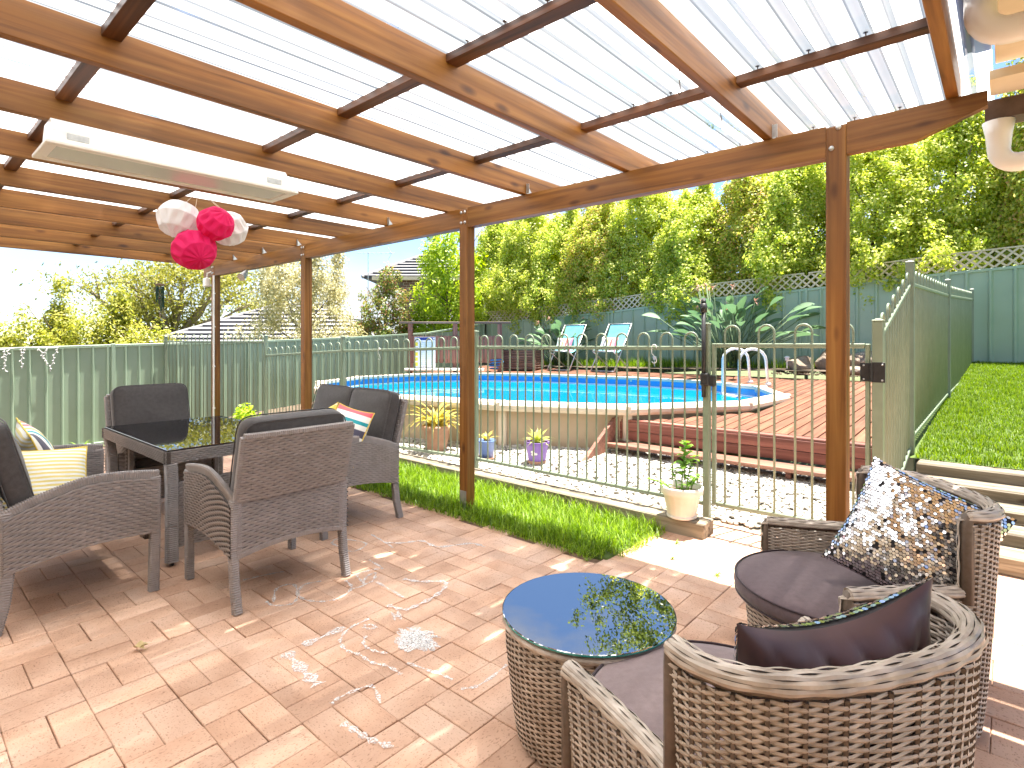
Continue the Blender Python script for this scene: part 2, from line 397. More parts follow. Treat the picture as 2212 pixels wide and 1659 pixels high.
# ---- lawn on the right behind the sleeper steps
NX, NY = 14, 14
lawn = struct(MB().grid(lambda u, v: (-.75 + 9 * u, 5.62 + 7.0 * v, z_lawn(-.75 + 9 * u, 5.62 + 7.0 * v)), NX, NY).build('lawn', M_turf, smooth=True))
lg = grass('lawn_grass', [(-.55, .5, 5.62, 12.3), (-.55, 1.0, 5.62, 12.3), (1.0, 3.5, 5.62, 12.3)], lambda x, y: .47 + .088 * (y - 5.75) + .015 * np.maximum(0, x), 90000, .02, .05, .007, M_lawn, lean=.7)
lg['label'] = 'mown green lawn above the sleeper steps'; lg['category'] = 'lawn'
MB().box((-.72, 9.1, .2), (.06, 6.9, .8)).build('lawn_bank', M_soil, lawn)

# ---- white pebble bed
def bedz(u, v): x = -9.6 + 9.1 * u; y = 4.1 + 2.3 * v; return (x, y, z_bed(y) - .02)
pebble_bed = struct(MB().grid(bedz, 12, 20).build('pebble_bed', M_gravelbase, smooth=True))
def ico():
    t = (1 + 5 ** .5) / 2
    v = np.array([(-1, t, 0), (1, t, 0), (-1, -t, 0), (1, -t, 0), (0, -1, t), (0, 1, t), (0, -1, -t), (0, 1, -t), (t, 0, -1), (t, 0, 1), (-t, 0, -1), (-t, 0, 1)], float)
    v /= np.linalg.norm(v[0])
    f = np.array([(0, 11, 5), (0, 5, 1), (0, 1, 7), (0, 7, 10), (0, 10, 11), (1, 5, 9), (5, 11, 4), (11, 10, 2), (10, 7, 6), (7, 1, 8), (3, 9, 4), (3, 4, 2), (3, 2, 6), (3, 6, 8), (3, 8, 9), (4, 9, 5), (2, 4, 11), (6, 2, 10), (8, 6, 7), (9, 8, 1)])
    return v, f
IV, IF = ico()
def ico2():
    vs = [tuple(p) for p in IV]; cache = {}; fs = []
    def mid(a, b):
        k = (min(a, b), max(a, b))
        if k not in cache:
            p = (np.array(vs[a]) + np.array(vs[b])) / 2; p /= np.linalg.norm(p); cache[k] = len(vs); vs.append(tuple(p))
        return cache[k]
    for a, b, c in IF:
        ab, bc, ca = mid(a, b), mid(b, c), mid(c, a); fs += [(a, ab, ca), (b, bc, ab), (c, ca, bc), (ab, bc, ca)]
    return np.array(vs), np.array(fs)
JV, JF = ico2()
def stones(name, X, Y, Z, s, m, parent=None, hi=False, flat=.62):
    bv, bf = (JV, JF) if hi else (IV, IF)
    n = len(X); sc = np.stack([s * (.85 + .6 * rng.random(n)), s * (.75 + .4 * rng.random(n)), s * flat * (.8 + .4 * rng.random(n))], 1)
    a = rng.random(n) * 6.283; t = (rng.random(n) - .5) * .9
    v = bv[None] * sc[:, None]
    y2 = v[..., 1] * np.cos(t)[:, None] - v[..., 2] * np.sin(t)[:, None]; z2 = v[..., 1] * np.sin(t)[:, None] + v[..., 2] * np.cos(t)[:, None]
    x3 = v[..., 0] * np.cos(a)[:, None] - y2 * np.sin(a)[:, None]; y3 = v[..., 0] * np.sin(a)[:, None] + y2 * np.cos(a)[:, None]
    V = np.stack([x3 + X[:, None], y3 + Y[:, None], z2 + Z[:, None]], 2).reshape(-1, 3)
    F = (bf[None] + (np.arange(n) * len(bv))[:, None, None]).reshape(-1, 3)
    return link(name, np_mesh(name, V, F), m, parent, smooth=True, kind='stuff')
M_pebble = leafmat('pebble_white', [(.30, .27, .22), (.42, .39, .33), (.52, .49, .44), (.60, .58, .54)], trans=0.0, rough=.6)
def pebble_field(name, x0, x1, y0, y1, n, s, hi):
    x = x0 + (x1 - x0) * rng.random(n); y = y0 + (y1 - y0) * rng.random(n)
    z = .015 + .12 * np.clip((y - 4.3) / .95, 0, 1) - .012 + .014 * rng.random(n)
    return stones(name, x, y, z, s, M_pebble, pebble_bed, hi)
pebble_field('pebbles', -2.3, -.55, 4.36, 6.2, 5200, .0185, True)
pebble_field('pebbles', -5.5, -2.3, 4.1, 6.0, 8200, .0195, True)
pebble_field('pebbles', -9.3, -5.5, 4.1, 5.6, 6000, .021, False)

# ---- sleeper edging along the grass strip, four lengths end to end
xs = [-1.60, -3.98, -6.36, -8.75]
for k in range(3):
    a, b = xs[k], xs[k + 1]
    o = MB().box(((a + b) / 2, 3.98, .045), (abs(b - a) - .012, .19, .13), None, .008).build('garden_sleeper', M_sleep)
    tag(o, ['weathered timber sleeper under the white flowerpot beside the gate post', 'weathered timber sleeper between grass and pebbles in front of the purple pot', 'weathered timber sleeper behind the two-seat sofa with the terracotta pot beyond'][k], 'sleeper', 'sleepers edging the pebble bed')
# sleeper steps up to the lawn
for k in range(5):
    y1 = 5.70 - .235 * k; z1 = .455 - .085 * k
    o = MB().box((1.25, y1 - .12, z1 - .06), (3.55, .26, .12), None, .012).build('step_sleeper', M_sleep)
    tag(o, ['top weathered sleeper step holding back the lawn', 'second weathered sleeper step below the lawn edge', 'third weathered sleeper step down from the lawn', 'fourth weathered sleeper step down from the lawn', 'lowest weathered sleeper step resting at the brick paving'][k], 'sleeper', 'sleeper steps up to the lawn')
struct(MB().box((1.25, 5.2, .0), (3.5, .9, .24)).build('step_fill', M_soil))
# left garden strip between paving and boundary fence
struct(MB().grid(lambda u, v: (-8.98 - 3.1 * u, -2 + 6.3 * v, z_left(-8.98 - 3.1 * u) + .02 * math.sin(v * 40 + u * 9)), 8, 30).build('garden_bed', M_soil, smooth=True))
struct(MB().grid(lambda u, v: (-9.3 - 2.7 * u, 4.2 + 8.3 * v, -.2 + .085 * 8.3 * v), 6, 12).build('side_garden', M_soil, smooth=True))
struct(MB().grid(lambda u, v: (-12 + 11.4 * u, 11.25 + 1.3 * v, .70 + .2 * u + .05 * v), 12, 3).build('back_garden', M_soil, smooth=True))

# ================================================================ PERGOLA
perg = thing('pergola', 'stained timber pergola with clear corrugated roof over the brick patio', 'pergola', (-4.5, 3.24, 0))
def P(mb, name, m, parent=None, **k):
    o = mb.build(name, m, None, **k); o.parent = parent or perg
    o.matrix_parent_inverse = Matrix.Translation(-Vector(perg.location)) if (parent is None) else Matrix.Identity(4)
    return o
RAFT = [-.178, -.975, -1.85, -2.72, -3.59, -4.45, -5.33, -6.2, -7.08, -7.96, -8.85]
ZR0, ZR1 = 2.522, 2.672
posts = [-.642, -3.372, -6.02, -8.62]
for i, px in enumerate(posts):
    p = P(MB().box((px, 3.262, 1.26), (.092, .092, 2.50), None, .004), 'post', M_woodZ)
    for dx, dz in ((-.022, 2.485), (.022, 2.485), (-.022, 2.40), (.022, 2.40)) if i else ((.012, 2.50), (-.02, 2.40)):
        P(MB().lathe([(.013, 0), (.013, .003), (.009, .008), (.004, .010)], n=10), 'bolt', M_steel, p).matrix_local = Matrix.Translation((px + dx, 3.2155, dz)) @ Euler((R(90), 0, 0)).to_matrix().to_4x4()
    MBs = MB().box((px - .0475, 3.262, .10), (.004, .06, .2)).box((px, 3.2145, .09), (.075, .004, .17), None, .001)
    P(MBs, 'post_stirrup', M_steel, p)
# beam with a tapered right end, butted between the posts
segs = [-.055] + [x for x in posts] + [-8.97]
edges = [(-.055, posts[0] + .047), (posts[0] - .047, posts[1] + .047), (posts[1] - .047, posts[2] + .047), (posts[2] - .047, posts[3] + .047), (posts[3] - .047, -8.97)]
for k, (a, b) in enumerate(edges):
    y0, y1 = 3.222, 3.268
    if k == 0: poly = [(a, y0, 2.52), (a, y0, 2.455), (a - .26, y0, 2.36), (b, y0, 2.36), (b, y0, 2.52)]
    else: poly = [(a, y0, 2.52), (a, y0, 2.36), (b, y0, 2.36), (b, y0, 2.52)]
    P(MB().prism(poly, (0, y1 - y0, 0)), 'beam', M_woodX)
P(MB().box((-4.75, 3.292, 2.36 + .045), (8.1, .04, .085), None, .002), 'beam_ledger', M_woodX)
for x in RAFT:
    yr = 3.42 if x > -.5 else 3.86
    P(MB().box((x, (yr - 1.2) / 2, (ZR0 + ZR1) / 2), (.047, yr + 1.2, ZR1 - ZR0), None, .003), 'rafter', M_woodY)
P(MB().box((-4.55, -1.23, 2.60), (9.0, .045, .19), None, .003), 'wall_plate', M_woodX)
for yn in (-.41, .63, 1.672, 2.712, 3.72):
    for a, b in zip(RAFT, RAFT[1:]):
        P(MB().box(((a + b) / 2, yn + random.uniform(-.006, .006), 2.652), (abs(b - a) - .047, .07, .038), None, .002), 'batten', M_nog)
# galvanised joist hangers on the beam
for i, x in enumerate(RAFT):
    if i in (1, 3, 5, 7, 8, 9): P(MB().prism([(x + .0245, 3.225, 2.525), (x + .0245, 3.30, 2.525), (x + .0245, 3.225, 2.60)], (.0025, 0, 0)).box((x + .038, 3.2245, 2.56), (.028, .002, .07)), 'rafter_bracket', M_steel)
# roof sheets, ribs along the rafters
def roof_mat():
    m, n, l, p = _new('clear_roofing'); n.remove(p)
    tr = n.new('ShaderNodeBsdfTransparent'); tr.inputs['Color'].default_value = (.93, .96, .98, 1)
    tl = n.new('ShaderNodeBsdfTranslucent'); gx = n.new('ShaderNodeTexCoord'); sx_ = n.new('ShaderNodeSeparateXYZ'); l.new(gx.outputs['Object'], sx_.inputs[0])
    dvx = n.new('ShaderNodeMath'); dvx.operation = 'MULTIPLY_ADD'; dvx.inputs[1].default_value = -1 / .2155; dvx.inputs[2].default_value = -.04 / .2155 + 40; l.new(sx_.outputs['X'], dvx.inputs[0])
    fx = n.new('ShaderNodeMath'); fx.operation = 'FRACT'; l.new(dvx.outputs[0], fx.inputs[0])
    rr_ = _ramp(n, [(0, (.93, .94, .95)), (.26, (.95, .96, .97)), (.31, (.115, .128, .14)), (.40, (.14, .153, .165)), (.46, (.95, .96, .97)), (.64, (.95, .96, .97)), (.665, (.09, .105, .118)), (.71, (.128, .142, .155)), (.80, (.115, .128, .142)), (.89, (.14, .153, .165)), (.925, (.085, .098, .11)), (.95, (.94, .95, .96))]); l.new(fx.outputs[0], rr_.inputs['Fac'])  # rib shading painted as grey bands in the sheet colour, with edge dirt lines
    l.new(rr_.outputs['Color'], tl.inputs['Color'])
    df = n.new('ShaderNodeBsdfDiffuse'); df.inputs['Color'].default_value = (.8, .82, .83, 1)
    v = _coords(n, l, (9, .7, 5), True); z = n.new('ShaderNodeTexNoise'); z.inputs['Scale'].default_value = 1; z.inputs['Detail'].default_value = 6; z.inputs['Distortion'].default_value = 1.2
    l.new(v, z.inputs['Vector']); r = _ramp(n, [(.30, (.90, .90, .90)), (.55, (.985, .985, .985))]); l.new(z.outputs['Fac'], r.inputs['Fac'])
    zc = n.new('ShaderNodeTexNoise'); zc.inputs['Scale'].default_value = 1; zc.inputs['Detail'].default_value = 4; zc.inputs['Distortion'].default_value = .8; l.new(_coords(n, l, (7, 1.6, 4)), zc.inputs['Vector'])
    rc_ = _ramp(n, [(.30, (.25, .25, .25)), (.36, (1, 1, 1))]); l.new(zc.outputs['Fac'], rc_.inputs['Fac']); mm_ = n.new('ShaderNodeMath'); mm_.operation = 'MULTIPLY'; l.new(r.outputs['Color'], mm_.inputs[0]); l.new(rc_.outputs['Color'], mm_.inputs[1])
    m1 = n.new('ShaderNodeMixShader'); l.new(mm_.outputs[0], m1.inputs[0]); l.new(tr.outputs[0], m1.inputs[1])
    m0 = n.new('ShaderNodeMixShader'); m0.inputs[0].default_value = .12; l.new(tl.outputs[0], m0.inputs[1]); l.new(df.outputs[0], m0.inputs[2]); l.new(m0.outputs[0], m1.inputs[2])
    fr_ = n.new('ShaderNodeFresnel'); fr_.inputs['IOR'].default_value = 1.45; gl = n.new('ShaderNodeBsdfGlossy'); gl.inputs['Roughness'].default_value = .06
    m2 = n.new('ShaderNodeMixShader'); l.new(fr_.outputs[0], m2.inputs[0]); l.new(m1.outputs[0], m2.inputs[1]); l.new(gl.outputs[0], m2.inputs[2])
    l.new(m2.outputs[0], n['Material Output'].inputs['Surface']); return m
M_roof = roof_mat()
RP = .2155
def roof_sheet(x1, nr):
    pts = []
    for k in range(nr):
        x = x1 - k * RP
        pts += [(x, 0), (x - .055, 0), (x - .068, .012), (x - .082, .012), (x - .095, 0), (x - .14, 0), (x - .158, .026), (x - .195, .026)]
    pts.append((x1 - nr * RP, 0)); pts.append((x1 - nr * RP - .05, 0.0))
    v = []; f = []
    ys = np.linspace(-1.2, 3.86, 9)
    for y in ys:
        for (x, z) in pts: v.append((x, y, ZR1 + .004 + z + .004 * math.sin(y * 2 + x)))
    n_ = len(pts)
    for j in range(len(ys) - 1):
        for i in range(n_ - 1): f.append((j * n_ + i, j * n_ + i + 1, (j + 1) * n_ + i + 1, (j + 1) * n_ + i))
    return MB().add(v, f)
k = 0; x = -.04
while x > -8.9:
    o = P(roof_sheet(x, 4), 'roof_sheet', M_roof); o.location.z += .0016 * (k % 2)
    for yn in (.63, 1.672, 2.712, 3.72):
        for q in range(4):
            if yn < 1 and x < -5: continue
            xx = x - q * RP - .176
            P(MB().tube([(xx, yn, ZR1 - .015), (xx, yn, ZR1 + .03)], .0025, 5).lathe([(.010, ZR1 + .032), (.010, ZR1 + .036), (.004, ZR1 + .040)], (xx, yn, 0), 8), 'roof_screw', M_rust, o)
    x -= 4 * RP; k += 1
# white fixture bolted under a rafter
t = thing('strip_heater', 'long white enclosed fixture with frosted panel bolted under a rafter', 'light fitting', (-3.6, 1.165, 2.37))
MB().prism([(-.13, -.60, .017), (.13, -.60, .017), (.125, -.60, .085), (.075, -.60, .148), (-.075, -.60, .148), (-.125, -.60, .085)], (0, 1.2, 0)).build('housing', M_white, t)
fb = MB()
for (cx_, cy_, dx_, dy_) in ((-.155, 0, .05, 1.27), (.155, 0, .05, 1.27), (0, -.61, .26, .05), (0, .61, .26, .05)): fb.box((cx_, cy_, .007), (dx_, dy_, .02), None, .004)
fb.build('frame', M_white, t)
M_frost = mat('frosted_panel', [(.60, .60, .59), (.68, .68, .67)], scale=3, rough=.16, spec=.6)
MB().box((0, 0, .008), (.262, 1.172, .008)).build('diffuser', M_frost, t)
for yy in (-.5, .5):
    MB().box((0, yy, .1495), (.10, .05, .004)).build('mounting_bracket', M_steel, t); MB().box((.1285, yy, .06), (.004, .09, .03)).build('catch', M_steel, t)
# paper pompoms hanging from a batten
def pompom(c, r, m, label, tilt, seed):
    rg = np.random.default_rng(seed); n_m, n_l = 44, 30; V = []; 
    t = thing('paper_pompom', label, 'decoration', (c[0], c[1], c[2] - r), 0, 'paper pompoms hanging in a bunch')
    E_ = Euler((tilt[0], tilt[1], rg.random() * 6)).to_matrix()
    def Pp(u, v):
        a = u * 2 * math.pi; th = .03 + v * (math.pi - .06)
        row = v * 4; saw = abs(((u * 11 + .5 * (int(row) % 2)) % 1) - .5) * 2
        rr = r * (1 - .15 * saw * math.sin(th) * abs(math.sin(row * math.pi)) - .02 * abs(math.sin(row * math.pi)))
        p = E_ @ Vector((rr * math.sin(th) * math.cos(a), rr * math.sin(th) * math.sin(a), rr * math.cos(th) * .96))
        return (p.x, p.y, p.z + r)
    MB().grid(Pp, 96, 40, cu=True).build('paper_ball', m, t)
    hook = Vector((-4.84, 1.70, 2.628)) - Vector(t.location)
    top = E_ @ Vector((0, 0, r * .9)); top = Vector((top.x, top.y, top.z + r)) if top.z > 0 else Vector((0, 0, 2 * r * .96))
    MB().tube([top, top * .45 + hook * .55 + Vector((.004, .003, 0)), hook], .0022, 5).build('string', M_string, t)
    return t
def paper(name, c):
    m, n, l, p = _new(name); p.inputs['Base Color'].default_value = (*c, 1); p.inputs['Roughness'].default_value = .75
    tl = n.new('ShaderNodeBsdfTranslucent'); tl.inputs['Color'].default_value = (*c, 1); ms = n.new('ShaderNodeMixShader'); ms.inputs[0].default_value = .35
    l.new(p.outputs[0], ms.inputs[1]); l.new(tl.outputs[0], ms.inputs[2]); l.new(ms.outputs[0], n['Material Output'].inputs['Surface']); return m
M_string = mat('twine', [(.5, .42, .3), (.65, .56, .42)], scale=60, rough=.9)
M_pw = paper('paper_white', (.80, .78, .77)); M_pp = paper('paper_pink', (.80, .008, .15))
pompom((-4.93, 1.59, 2.385), .160, M_pw, 'large white honeycomb paper ball, biggest of the hanging bunch', (.3, .25), 1)
pompom((-4.68, 1.77, 2.345), .138, M_pp, 'pink honeycomb paper ball between the two white paper balls', (.9, .4), 2)
pompom((-4.83, 1.93, 2.35), .150, M_pw, 'white honeycomb paper ball half hidden behind the pink one', (.5, .2), 3)
pompom((-4.78, 1.65, 2.135), .165, M_pp, 'pink honeycomb paper ball hanging lowest of the bunch', (.5, -.9), 4)
# wire hooks hanging from the rafters
for (x, y, nm) in ((-.99, 2.15, 'small rusty wire hook dangling from the second rafter near the gate end'), (-1.0, 2.62, 'bent wire loop beside the batten on the second rafter')):
    MBh = MB().tube([(x, y, 2.53), (x, y, 2.49), (x + .004, y, 2.45), (x + .009, y + .004, 2.425), (x, y + .004, 2.418), (x - .006, y, 2.43), (x - .001, y, 2.45)], .0022, 6)
    tag(MBh.build('wire_hook', M_rust), nm, 'hook', 'wire hooks under the rafters')
# wind chime
t = thing('wind_chime', 'dark green tube wind chime hanging beyond the end of the patio', 'wind chime', (-8.6, 2.54, 1.77))
M_dg = mat('chime_green', [(.01, .035, .025), (.02, .06, .045)], scale=20, rough=.3, metal=.6)
MB().lathe([(.055, .40), (.06, .405), (.06, .42), (.02, .425)], n=20).build('disc', M_oldwood, t)
for q in range(6):
    a = q * 1.047; MB().tube([(.042 * math.cos(a), .042 * math.sin(a), .05 + .03 * q), (.042 * math.cos(a), .042 * math.sin(a), .385)], .008, 8).build('chime_tube', M_dg, t)
MB().lathe([(.02, .22), (.025, .228), (.02, .236)], n=12).build('striker', M_oldwood, t)
MB().tube([(0, 0, .0), (0, 0, .75)], .0016, 5).build('cord', M_black, t)
MB().box((0, 0, .0), (.035, .003, .07)).build('sail', M_oldwood, t)
# white conduit clipped to the end post, floodlight and junction box
t = thing('conduit', 'white plastic conduit clipped up the end pergola post', 'pipe', (-8.545, 3.205, 0))
MB().tube([(0, 0, .01), (0, 0, 2.36)], .0125, 10).build('pipe', M_pvc, t)
for z in (.45, 1.05, 1.62, 2.1): MB().box((0, .004, z), (.05, .022, .02), None, .003).build('clip', M_pvc, t)
t = thing('floodlight', 'small round floodlight fixed under the beam near the end post', 'light', (-7.55, 3.24, 2.30))
MB().tube([(0, 0, .06), (0, -.01, .02)], .012, 8).build('arm', M_pvc, t)
MB().tube([(0, .0, .03), (.03, -.05, -.02), (.05, -.09, -.05)], [.03, .045, .055], 14).build('lamp_head', M_steel, t)
t = thing('junction_box', 'pale weathered junction box beside the end post top', 'electrical box', (-8.74, 3.18, 2.2))
MB().box((0, 0, .07), (.11, .07, .13), None, .012).build('box', M_pvc, t); MB().tube([(.02, 0, .13), (.03, 0, .2), (.09, .03, .22)], .01, 8).build('cable', M_pvc, t)

# ================================================================ HOUSE (behind and right of the camera)
h = thing('house', 'cream painted house with eave, brown gutter and white pipes beside the pergola', 'house', (0, -1.3, 0))
def Hh(mb, name, m, parent=None, **k):
    o = mb.build(name, m, parent or h, **k)
    if parent is None: o.matrix_parent_inverse = Matrix.Translation(-Vector(h.location))
    return o
Hh(MB().box((-3.5, -1.42, 1.3), (13, .2, 2.75)), 'wall', M_cream)
Hh(MB().box((2.0, -.5, 1.3), (.2, 1.9, 2.75)), 'side_wall', M_cream)
Hh(MB().box((.62, .98, 2.665), (1.3, 4.56, .05), None, .003), 'soffit', M_cream)
for yb in (.6, 1.9, 3.05): Hh(MB().box((.62, yb, 2.634), (1.3, .07, .014), None, .002), 'soffit_batten', M_cream)
Hh(MB().box((.012, .98, 2.735), (.03, 4.5, .09), None, .002), 'fascia', M_brown)
Hh(MB().box((.62, .9, 2.86), (1.5, 4.6, .03), Euler((0, R(-6), 0)).to_matrix()), 'roof', M_brown)
gut = Hh(MB().prism([(-.07, 3.50, 2.47), (-.07, 3.58, 2.455), (-.07, 3.60, 2.56), (-.07, 3.49, 2.56)], (1.4, 0, 0)), 'gutter', M_brown)
Hh(MB().box((.3, 3.38, 2.60), (.7, .22, .04)), 'gutter_board', M_cream)
def bend(c, r, a0, a1, ax, n=7):
    return [Vector(c) + ax[0] * r * math.cos(a0 + (a1 - a0) * i / n) + ax[1] * r * math.sin(a0 + (a1 - a0) * i / n) for i in range(n + 1)]
e1 = bend((.02, 2.62, 2.595), .085, math.pi, 1.5 * math.pi, (Vector((1, 0, 0)), Vector((0, 0, 1))))
p1 = Hh(MB().tube([(-.065, 2.62, 2.68)] + e1 + [(1.2, 2.62, 2.51)], .047, 16), 'drain_pipe', M_pvc, smooth=True)
Hh(MB().tube([(.055, 2.62, 2.51), (.10, 2.62, 2.51)], .052, 16), 'pipe_collar', M_pvc, smooth=True)
e2 = bend((.05, 3.54, 2.33), .07, math.pi, 1.5 * math.pi, (Vector((1, 0, 0)), Vector((0, 0, 1))))
Hh(MB().tube([(-.02, 3.54, 2.465), (-.02, 3.54, 2.40)] + e2 + [(1.2, 3.54, 2.26)], [.062, .05] + [.044] * (len(e2) + 1), 16), 'down_pipe', M_pvc, smooth=True)
# ================================================================ SHEET METAL BOUNDARY FENCES
def sheet_fence(name, label, A, B, ztop, zbot, nd, pitch=.2, plen=2.4, parent_extra=None):
    """fence from A to B (xy), ztop/zbot functions of distance, nd = unit normal towards the viewer"""
    A, B = Vector((*A, 0)), Vector((*B, 0)); d = (B - A); L = d.length; d.normalize(); nv = Vector((*nd, 0))
    t = thing(name, label, 'fence', (A.x, A.y, zbot(0)))
    off = Matrix.Translation(-Vector(t.location))
    def add(mb, nm, m, **k):
        o = mb.build(nm, m, t, **k); o.matrix_parent_inverse = off; return o
    n = max(1, round(L / plen)); pl = L / n
    for i in range(n + 1):
        s = i * pl; p = A + d * s; zt = ztop(s) + .012
        MBp = MB().box((p.x, p.y, (zt + zbot(s) - .3) / 2), (.06, .06, zt - zbot(s) + .3), None, .004)
        add(MBp, 'post', M_green)
    for i in range(n):
        s0, s1 = i * pl + .03, (i + 1) * pl - .03
        a, b = A + d * s0, A + d * s1
        for dz, nm in ((-.02, 'top_rail'), (None, 'bottom_rail')):
            za = ztop(s0) - .025 if dz is not None else zbot(s0) + .04; zb = ztop(s1) - .025 if dz is not None else zbot(s1) + .04
            add(MB().bar((a.x, a.y, za), (b.x, b.y, zb), .055, .05, ch=.004), nm, M_green)
        # profiled sheet: flat pans with raised ribs
        prof = []; s = s0; W = s1 - s0; m_ = max(1, round(W / pitch)); pw = W / m_
        for q in range(m_):
            b0 = s0 + q * pw
            prof += [(b0, 0), (b0 + pw * .62, 0), (b0 + pw * .70, .034), (b0 + pw * .78, .034), (b0 + pw * .86, 0)]
        prof.append((s1, 0))
        v = []; f = []
        for (ss, o_) in prof:
            p = A + d * ss + nv * o_
            v.append((p.x, p.y, zbot(ss) + .03)); v.append((p.x, p.y, ztop(ss) - .03))
        for q in range(len(prof) - 1): f.append((2 * q, 2 * q + 2, 2 * q + 3, 2 * q + 1))
        add(MB().add(v, f), 'panel_sheet', M_green)
    return t, add, A, d, L
ztl = [(-2, 1.22), (1.3, 1.30), (2.6, 1.35), (4.3, 1.385), (7.4, 1.50), (9.4, 1.60), (11.3, 1.74), (12.4, 1.98)]
fl, addl, *_ = sheet_fence('boundary_fence', 'green sheet metal side fence with string lights behind the dining set', (-12, -2), (-12, 12.4), lambda s: lerp_tab(ztl, s - 2), lambda s: lerp_tab(ztl, s - 2) - 1.78, (1, 0), pitch=.205)
ztb = [(-12, 1.98), (-9.8, 2.06), (-7.1, 2.2), (-6.0, 2.33), (-3.9, 2.44), (-2.2, 2.50), (-1.2, 2.6), (.24, 2.66), (6, 2.9)]
fb_, addb, Ab, db, Lb = sheet_fence('boundary_fence', 'green sheet metal back fence topped with cream lattice under the tall hedge', (-12, 12.4), (6, 12.4), lambda s: lerp_tab(ztb, s - 12), lambda s: lerp_tab(ztb, s - 12) - 1.66, (0, -1), pitch=.30)
# lattice: crossing slats
M_lat = mat('cream_lattice', [(.50, .42, .29), (.60, .52, .38)], scale=12, rough=.6)
s = .1
while s < Lb - .4:
    x = -12 + s; z0 = lerp_tab(ztb, x) + .015; z1 = lerp_tab(ztb, x + .30) + .015
    addb(MB().bar((x, 12.392, z0), (x + .30, 12.392, z1 + .28), .008, .032, up=(0, 0, 1)), 'lattice_slat', M_lat)
    addb(MB().bar((x + .30, 12.404, z1), (x, 12.404, z0 + .28), .008, .032, up=(0, 0, 1)), 'lattice_slat', M_lat)
    s += .155
for i in range(8):
    a = -12 + i * 18 / 8; b = a + 18 / 8
    addb(MB().bar((a + .04, 12.398, lerp_tab(ztb, a) + .312), (b - .04, 12.398, lerp_tab(ztb, b) + .312), .03, .025), 'lattice_rail', M_lat)
# icicle string lights pegged along the side fence
t = thing('string_lights', 'white icicle string lights dangling along the top of the side fence', 'lights', (-11.94, 1.4, 1.2))
ot = Matrix.Translation(-Vector(t.location))
M_wire = mat('white_wire', [(.72, .70, .66), (.8, .78, .75)], scale=30, rough=.4)
def cable_z(y): return lerp_tab(ztl, y) - .01 + .012 * math.sin(y * 9)
mb = MB().tube([(-11.935, y, cable_z(y)) for y in np.linspace(1.2, 2.02, 18)], .005, 5)
o = mb.build('cable', M_wire, t); o.matrix_parent_inverse = ot
for q, (y, L, kx) in enumerate(((1.33, .36, .02), (1.40, .17, -.05), (1.55, .34, 0), (1.60, .13, -.05), (1.76, .30, .12), (1.87, .18, -.06), (2.0, .40, -.10))):
    z0 = cable_z(y); mb = MB(); pts = [(-11.93, y + kx * s_ + .012 * math.sin(s_ * 14 + q), z0 - L * s_) for s_ in np.linspace(0, 1, 9)]
    mb.tube(pts, .006, 5)
    for w in range(int(L / .045)):
        s_ = (w + .7) * .045 / L
        if s_ > 1: break
        yy = y + kx * s_ + .012 * math.sin(s_ * 14 + q); sg_ = 1 if w % 2 else -1
        mb.tube([(-11.93, yy, z0 - L * s_), (-11.925, yy + sg_ * .022, z0 - L * s_ - .012)], [.005, .007], 5)
    o = mb.build('light_strand', M_wire, t); o.matrix_parent_inverse = ot

# ================================================================ POOL FENCE
def loop_panel(add, a, b, za, zb, ba, bb, n, rail_r=.016, half=.25, hoop=.125):
    """panel of hooped bars from a to b (xy); rail heights za..zb, bottom rail ba..bb, n hoops"""
    a, b = Vector((*a, 0)), Vector((*b, 0)); d = b - a; L = d.length; d.normalize()
    pt = lambda s, z: (a.x + d.x * s, a.y + d.y * s, z)
    add(MB().bar(pt(0, za), pt(L, zb), .028, .034, ch=.006), 'top_rail', M_greenp)
    add(MB().bar(pt(0, ba), pt(L, bb), .028, .034, ch=.006), 'bottom_rail', M_greenp)
    pw = L / n
    for i in range(n):
        c = (i + .5) * pw; hw = pw * half
        zr = lambda s: za + (zb - za) * s / L
        zl = lambda s: ba + (bb - ba) * s / L
        zc = zr(c); top = zc + hoop - hw
        pts = [pt(c - hw, zl(c - hw)), pt(c - hw, zr(c - hw) - .1), pt(c - hw, top)]
        pts += [pt(c - hw * math.cos(q * math.pi / 8), top + hw * math.sin(q * math.pi / 8)) for q in range(1, 8)]
        pts += [pt(c + hw, top), pt(c + hw, zr(c + hw) - .1), pt(c + hw, zl(c + hw))]
        add(MB().tube(pts, .0085, 8), 'hoop_bar', M_greenp, smooth=True)
def fence_thing(name, label, loc, cat='fence'):
    t = thing(name, label, cat, loc); off = Matrix.Translation(-Vector(loc))
    def add(mb, nm, m, parent=None, **k):
        o = mb.build(nm, m, parent or t, **k)
        if parent is None: o.matrix_parent_inverse = off
        return o
    return t, add
def fpost(add, x, y, z0, z1, w=.05):
    p = add(MB().box((x, y, (z0 + z1) / 2), (w, w, z1 - z0), None, .004), 'post', M_greenp)
    add(MB().box((x, y, z1 + .006), (w + .006, w + .006, .012), None, .005).box((x, y, z1 + .015), (w * .6, w * .6, .01), None, .004), 'post_cap', M_greenp, p)
    return p
YF = 4.30
t, add = fence_thing('pool_fence', 'green hooped tubular pool fence running from the side fence to the gate post', (-5.5, YF, 0))
for (x, y, z0, z1) in ((-1.75, YF, -.05, 1.545), (-4.31, YF, -.05, 1.515), (-6.93, YF, -.1, 1.47), (-9.275, YF, -.2, 1.50), (-11.93, 3.62, -.5, 1.50)): fpost(add, x, y, z0, z1)
loop_panel(add, (-1.775, YF), (-4.285, YF), 1.362, 1.348, .143, .139, 12)
loop_panel(add, (-4.335, YF), (-6.905, YF), 1.343, 1.278, .136, .06, 12)
loop_panel(add, (-6.955, YF), (-9.25, YF), 1.275, 1.172, .05, -.05, 11)
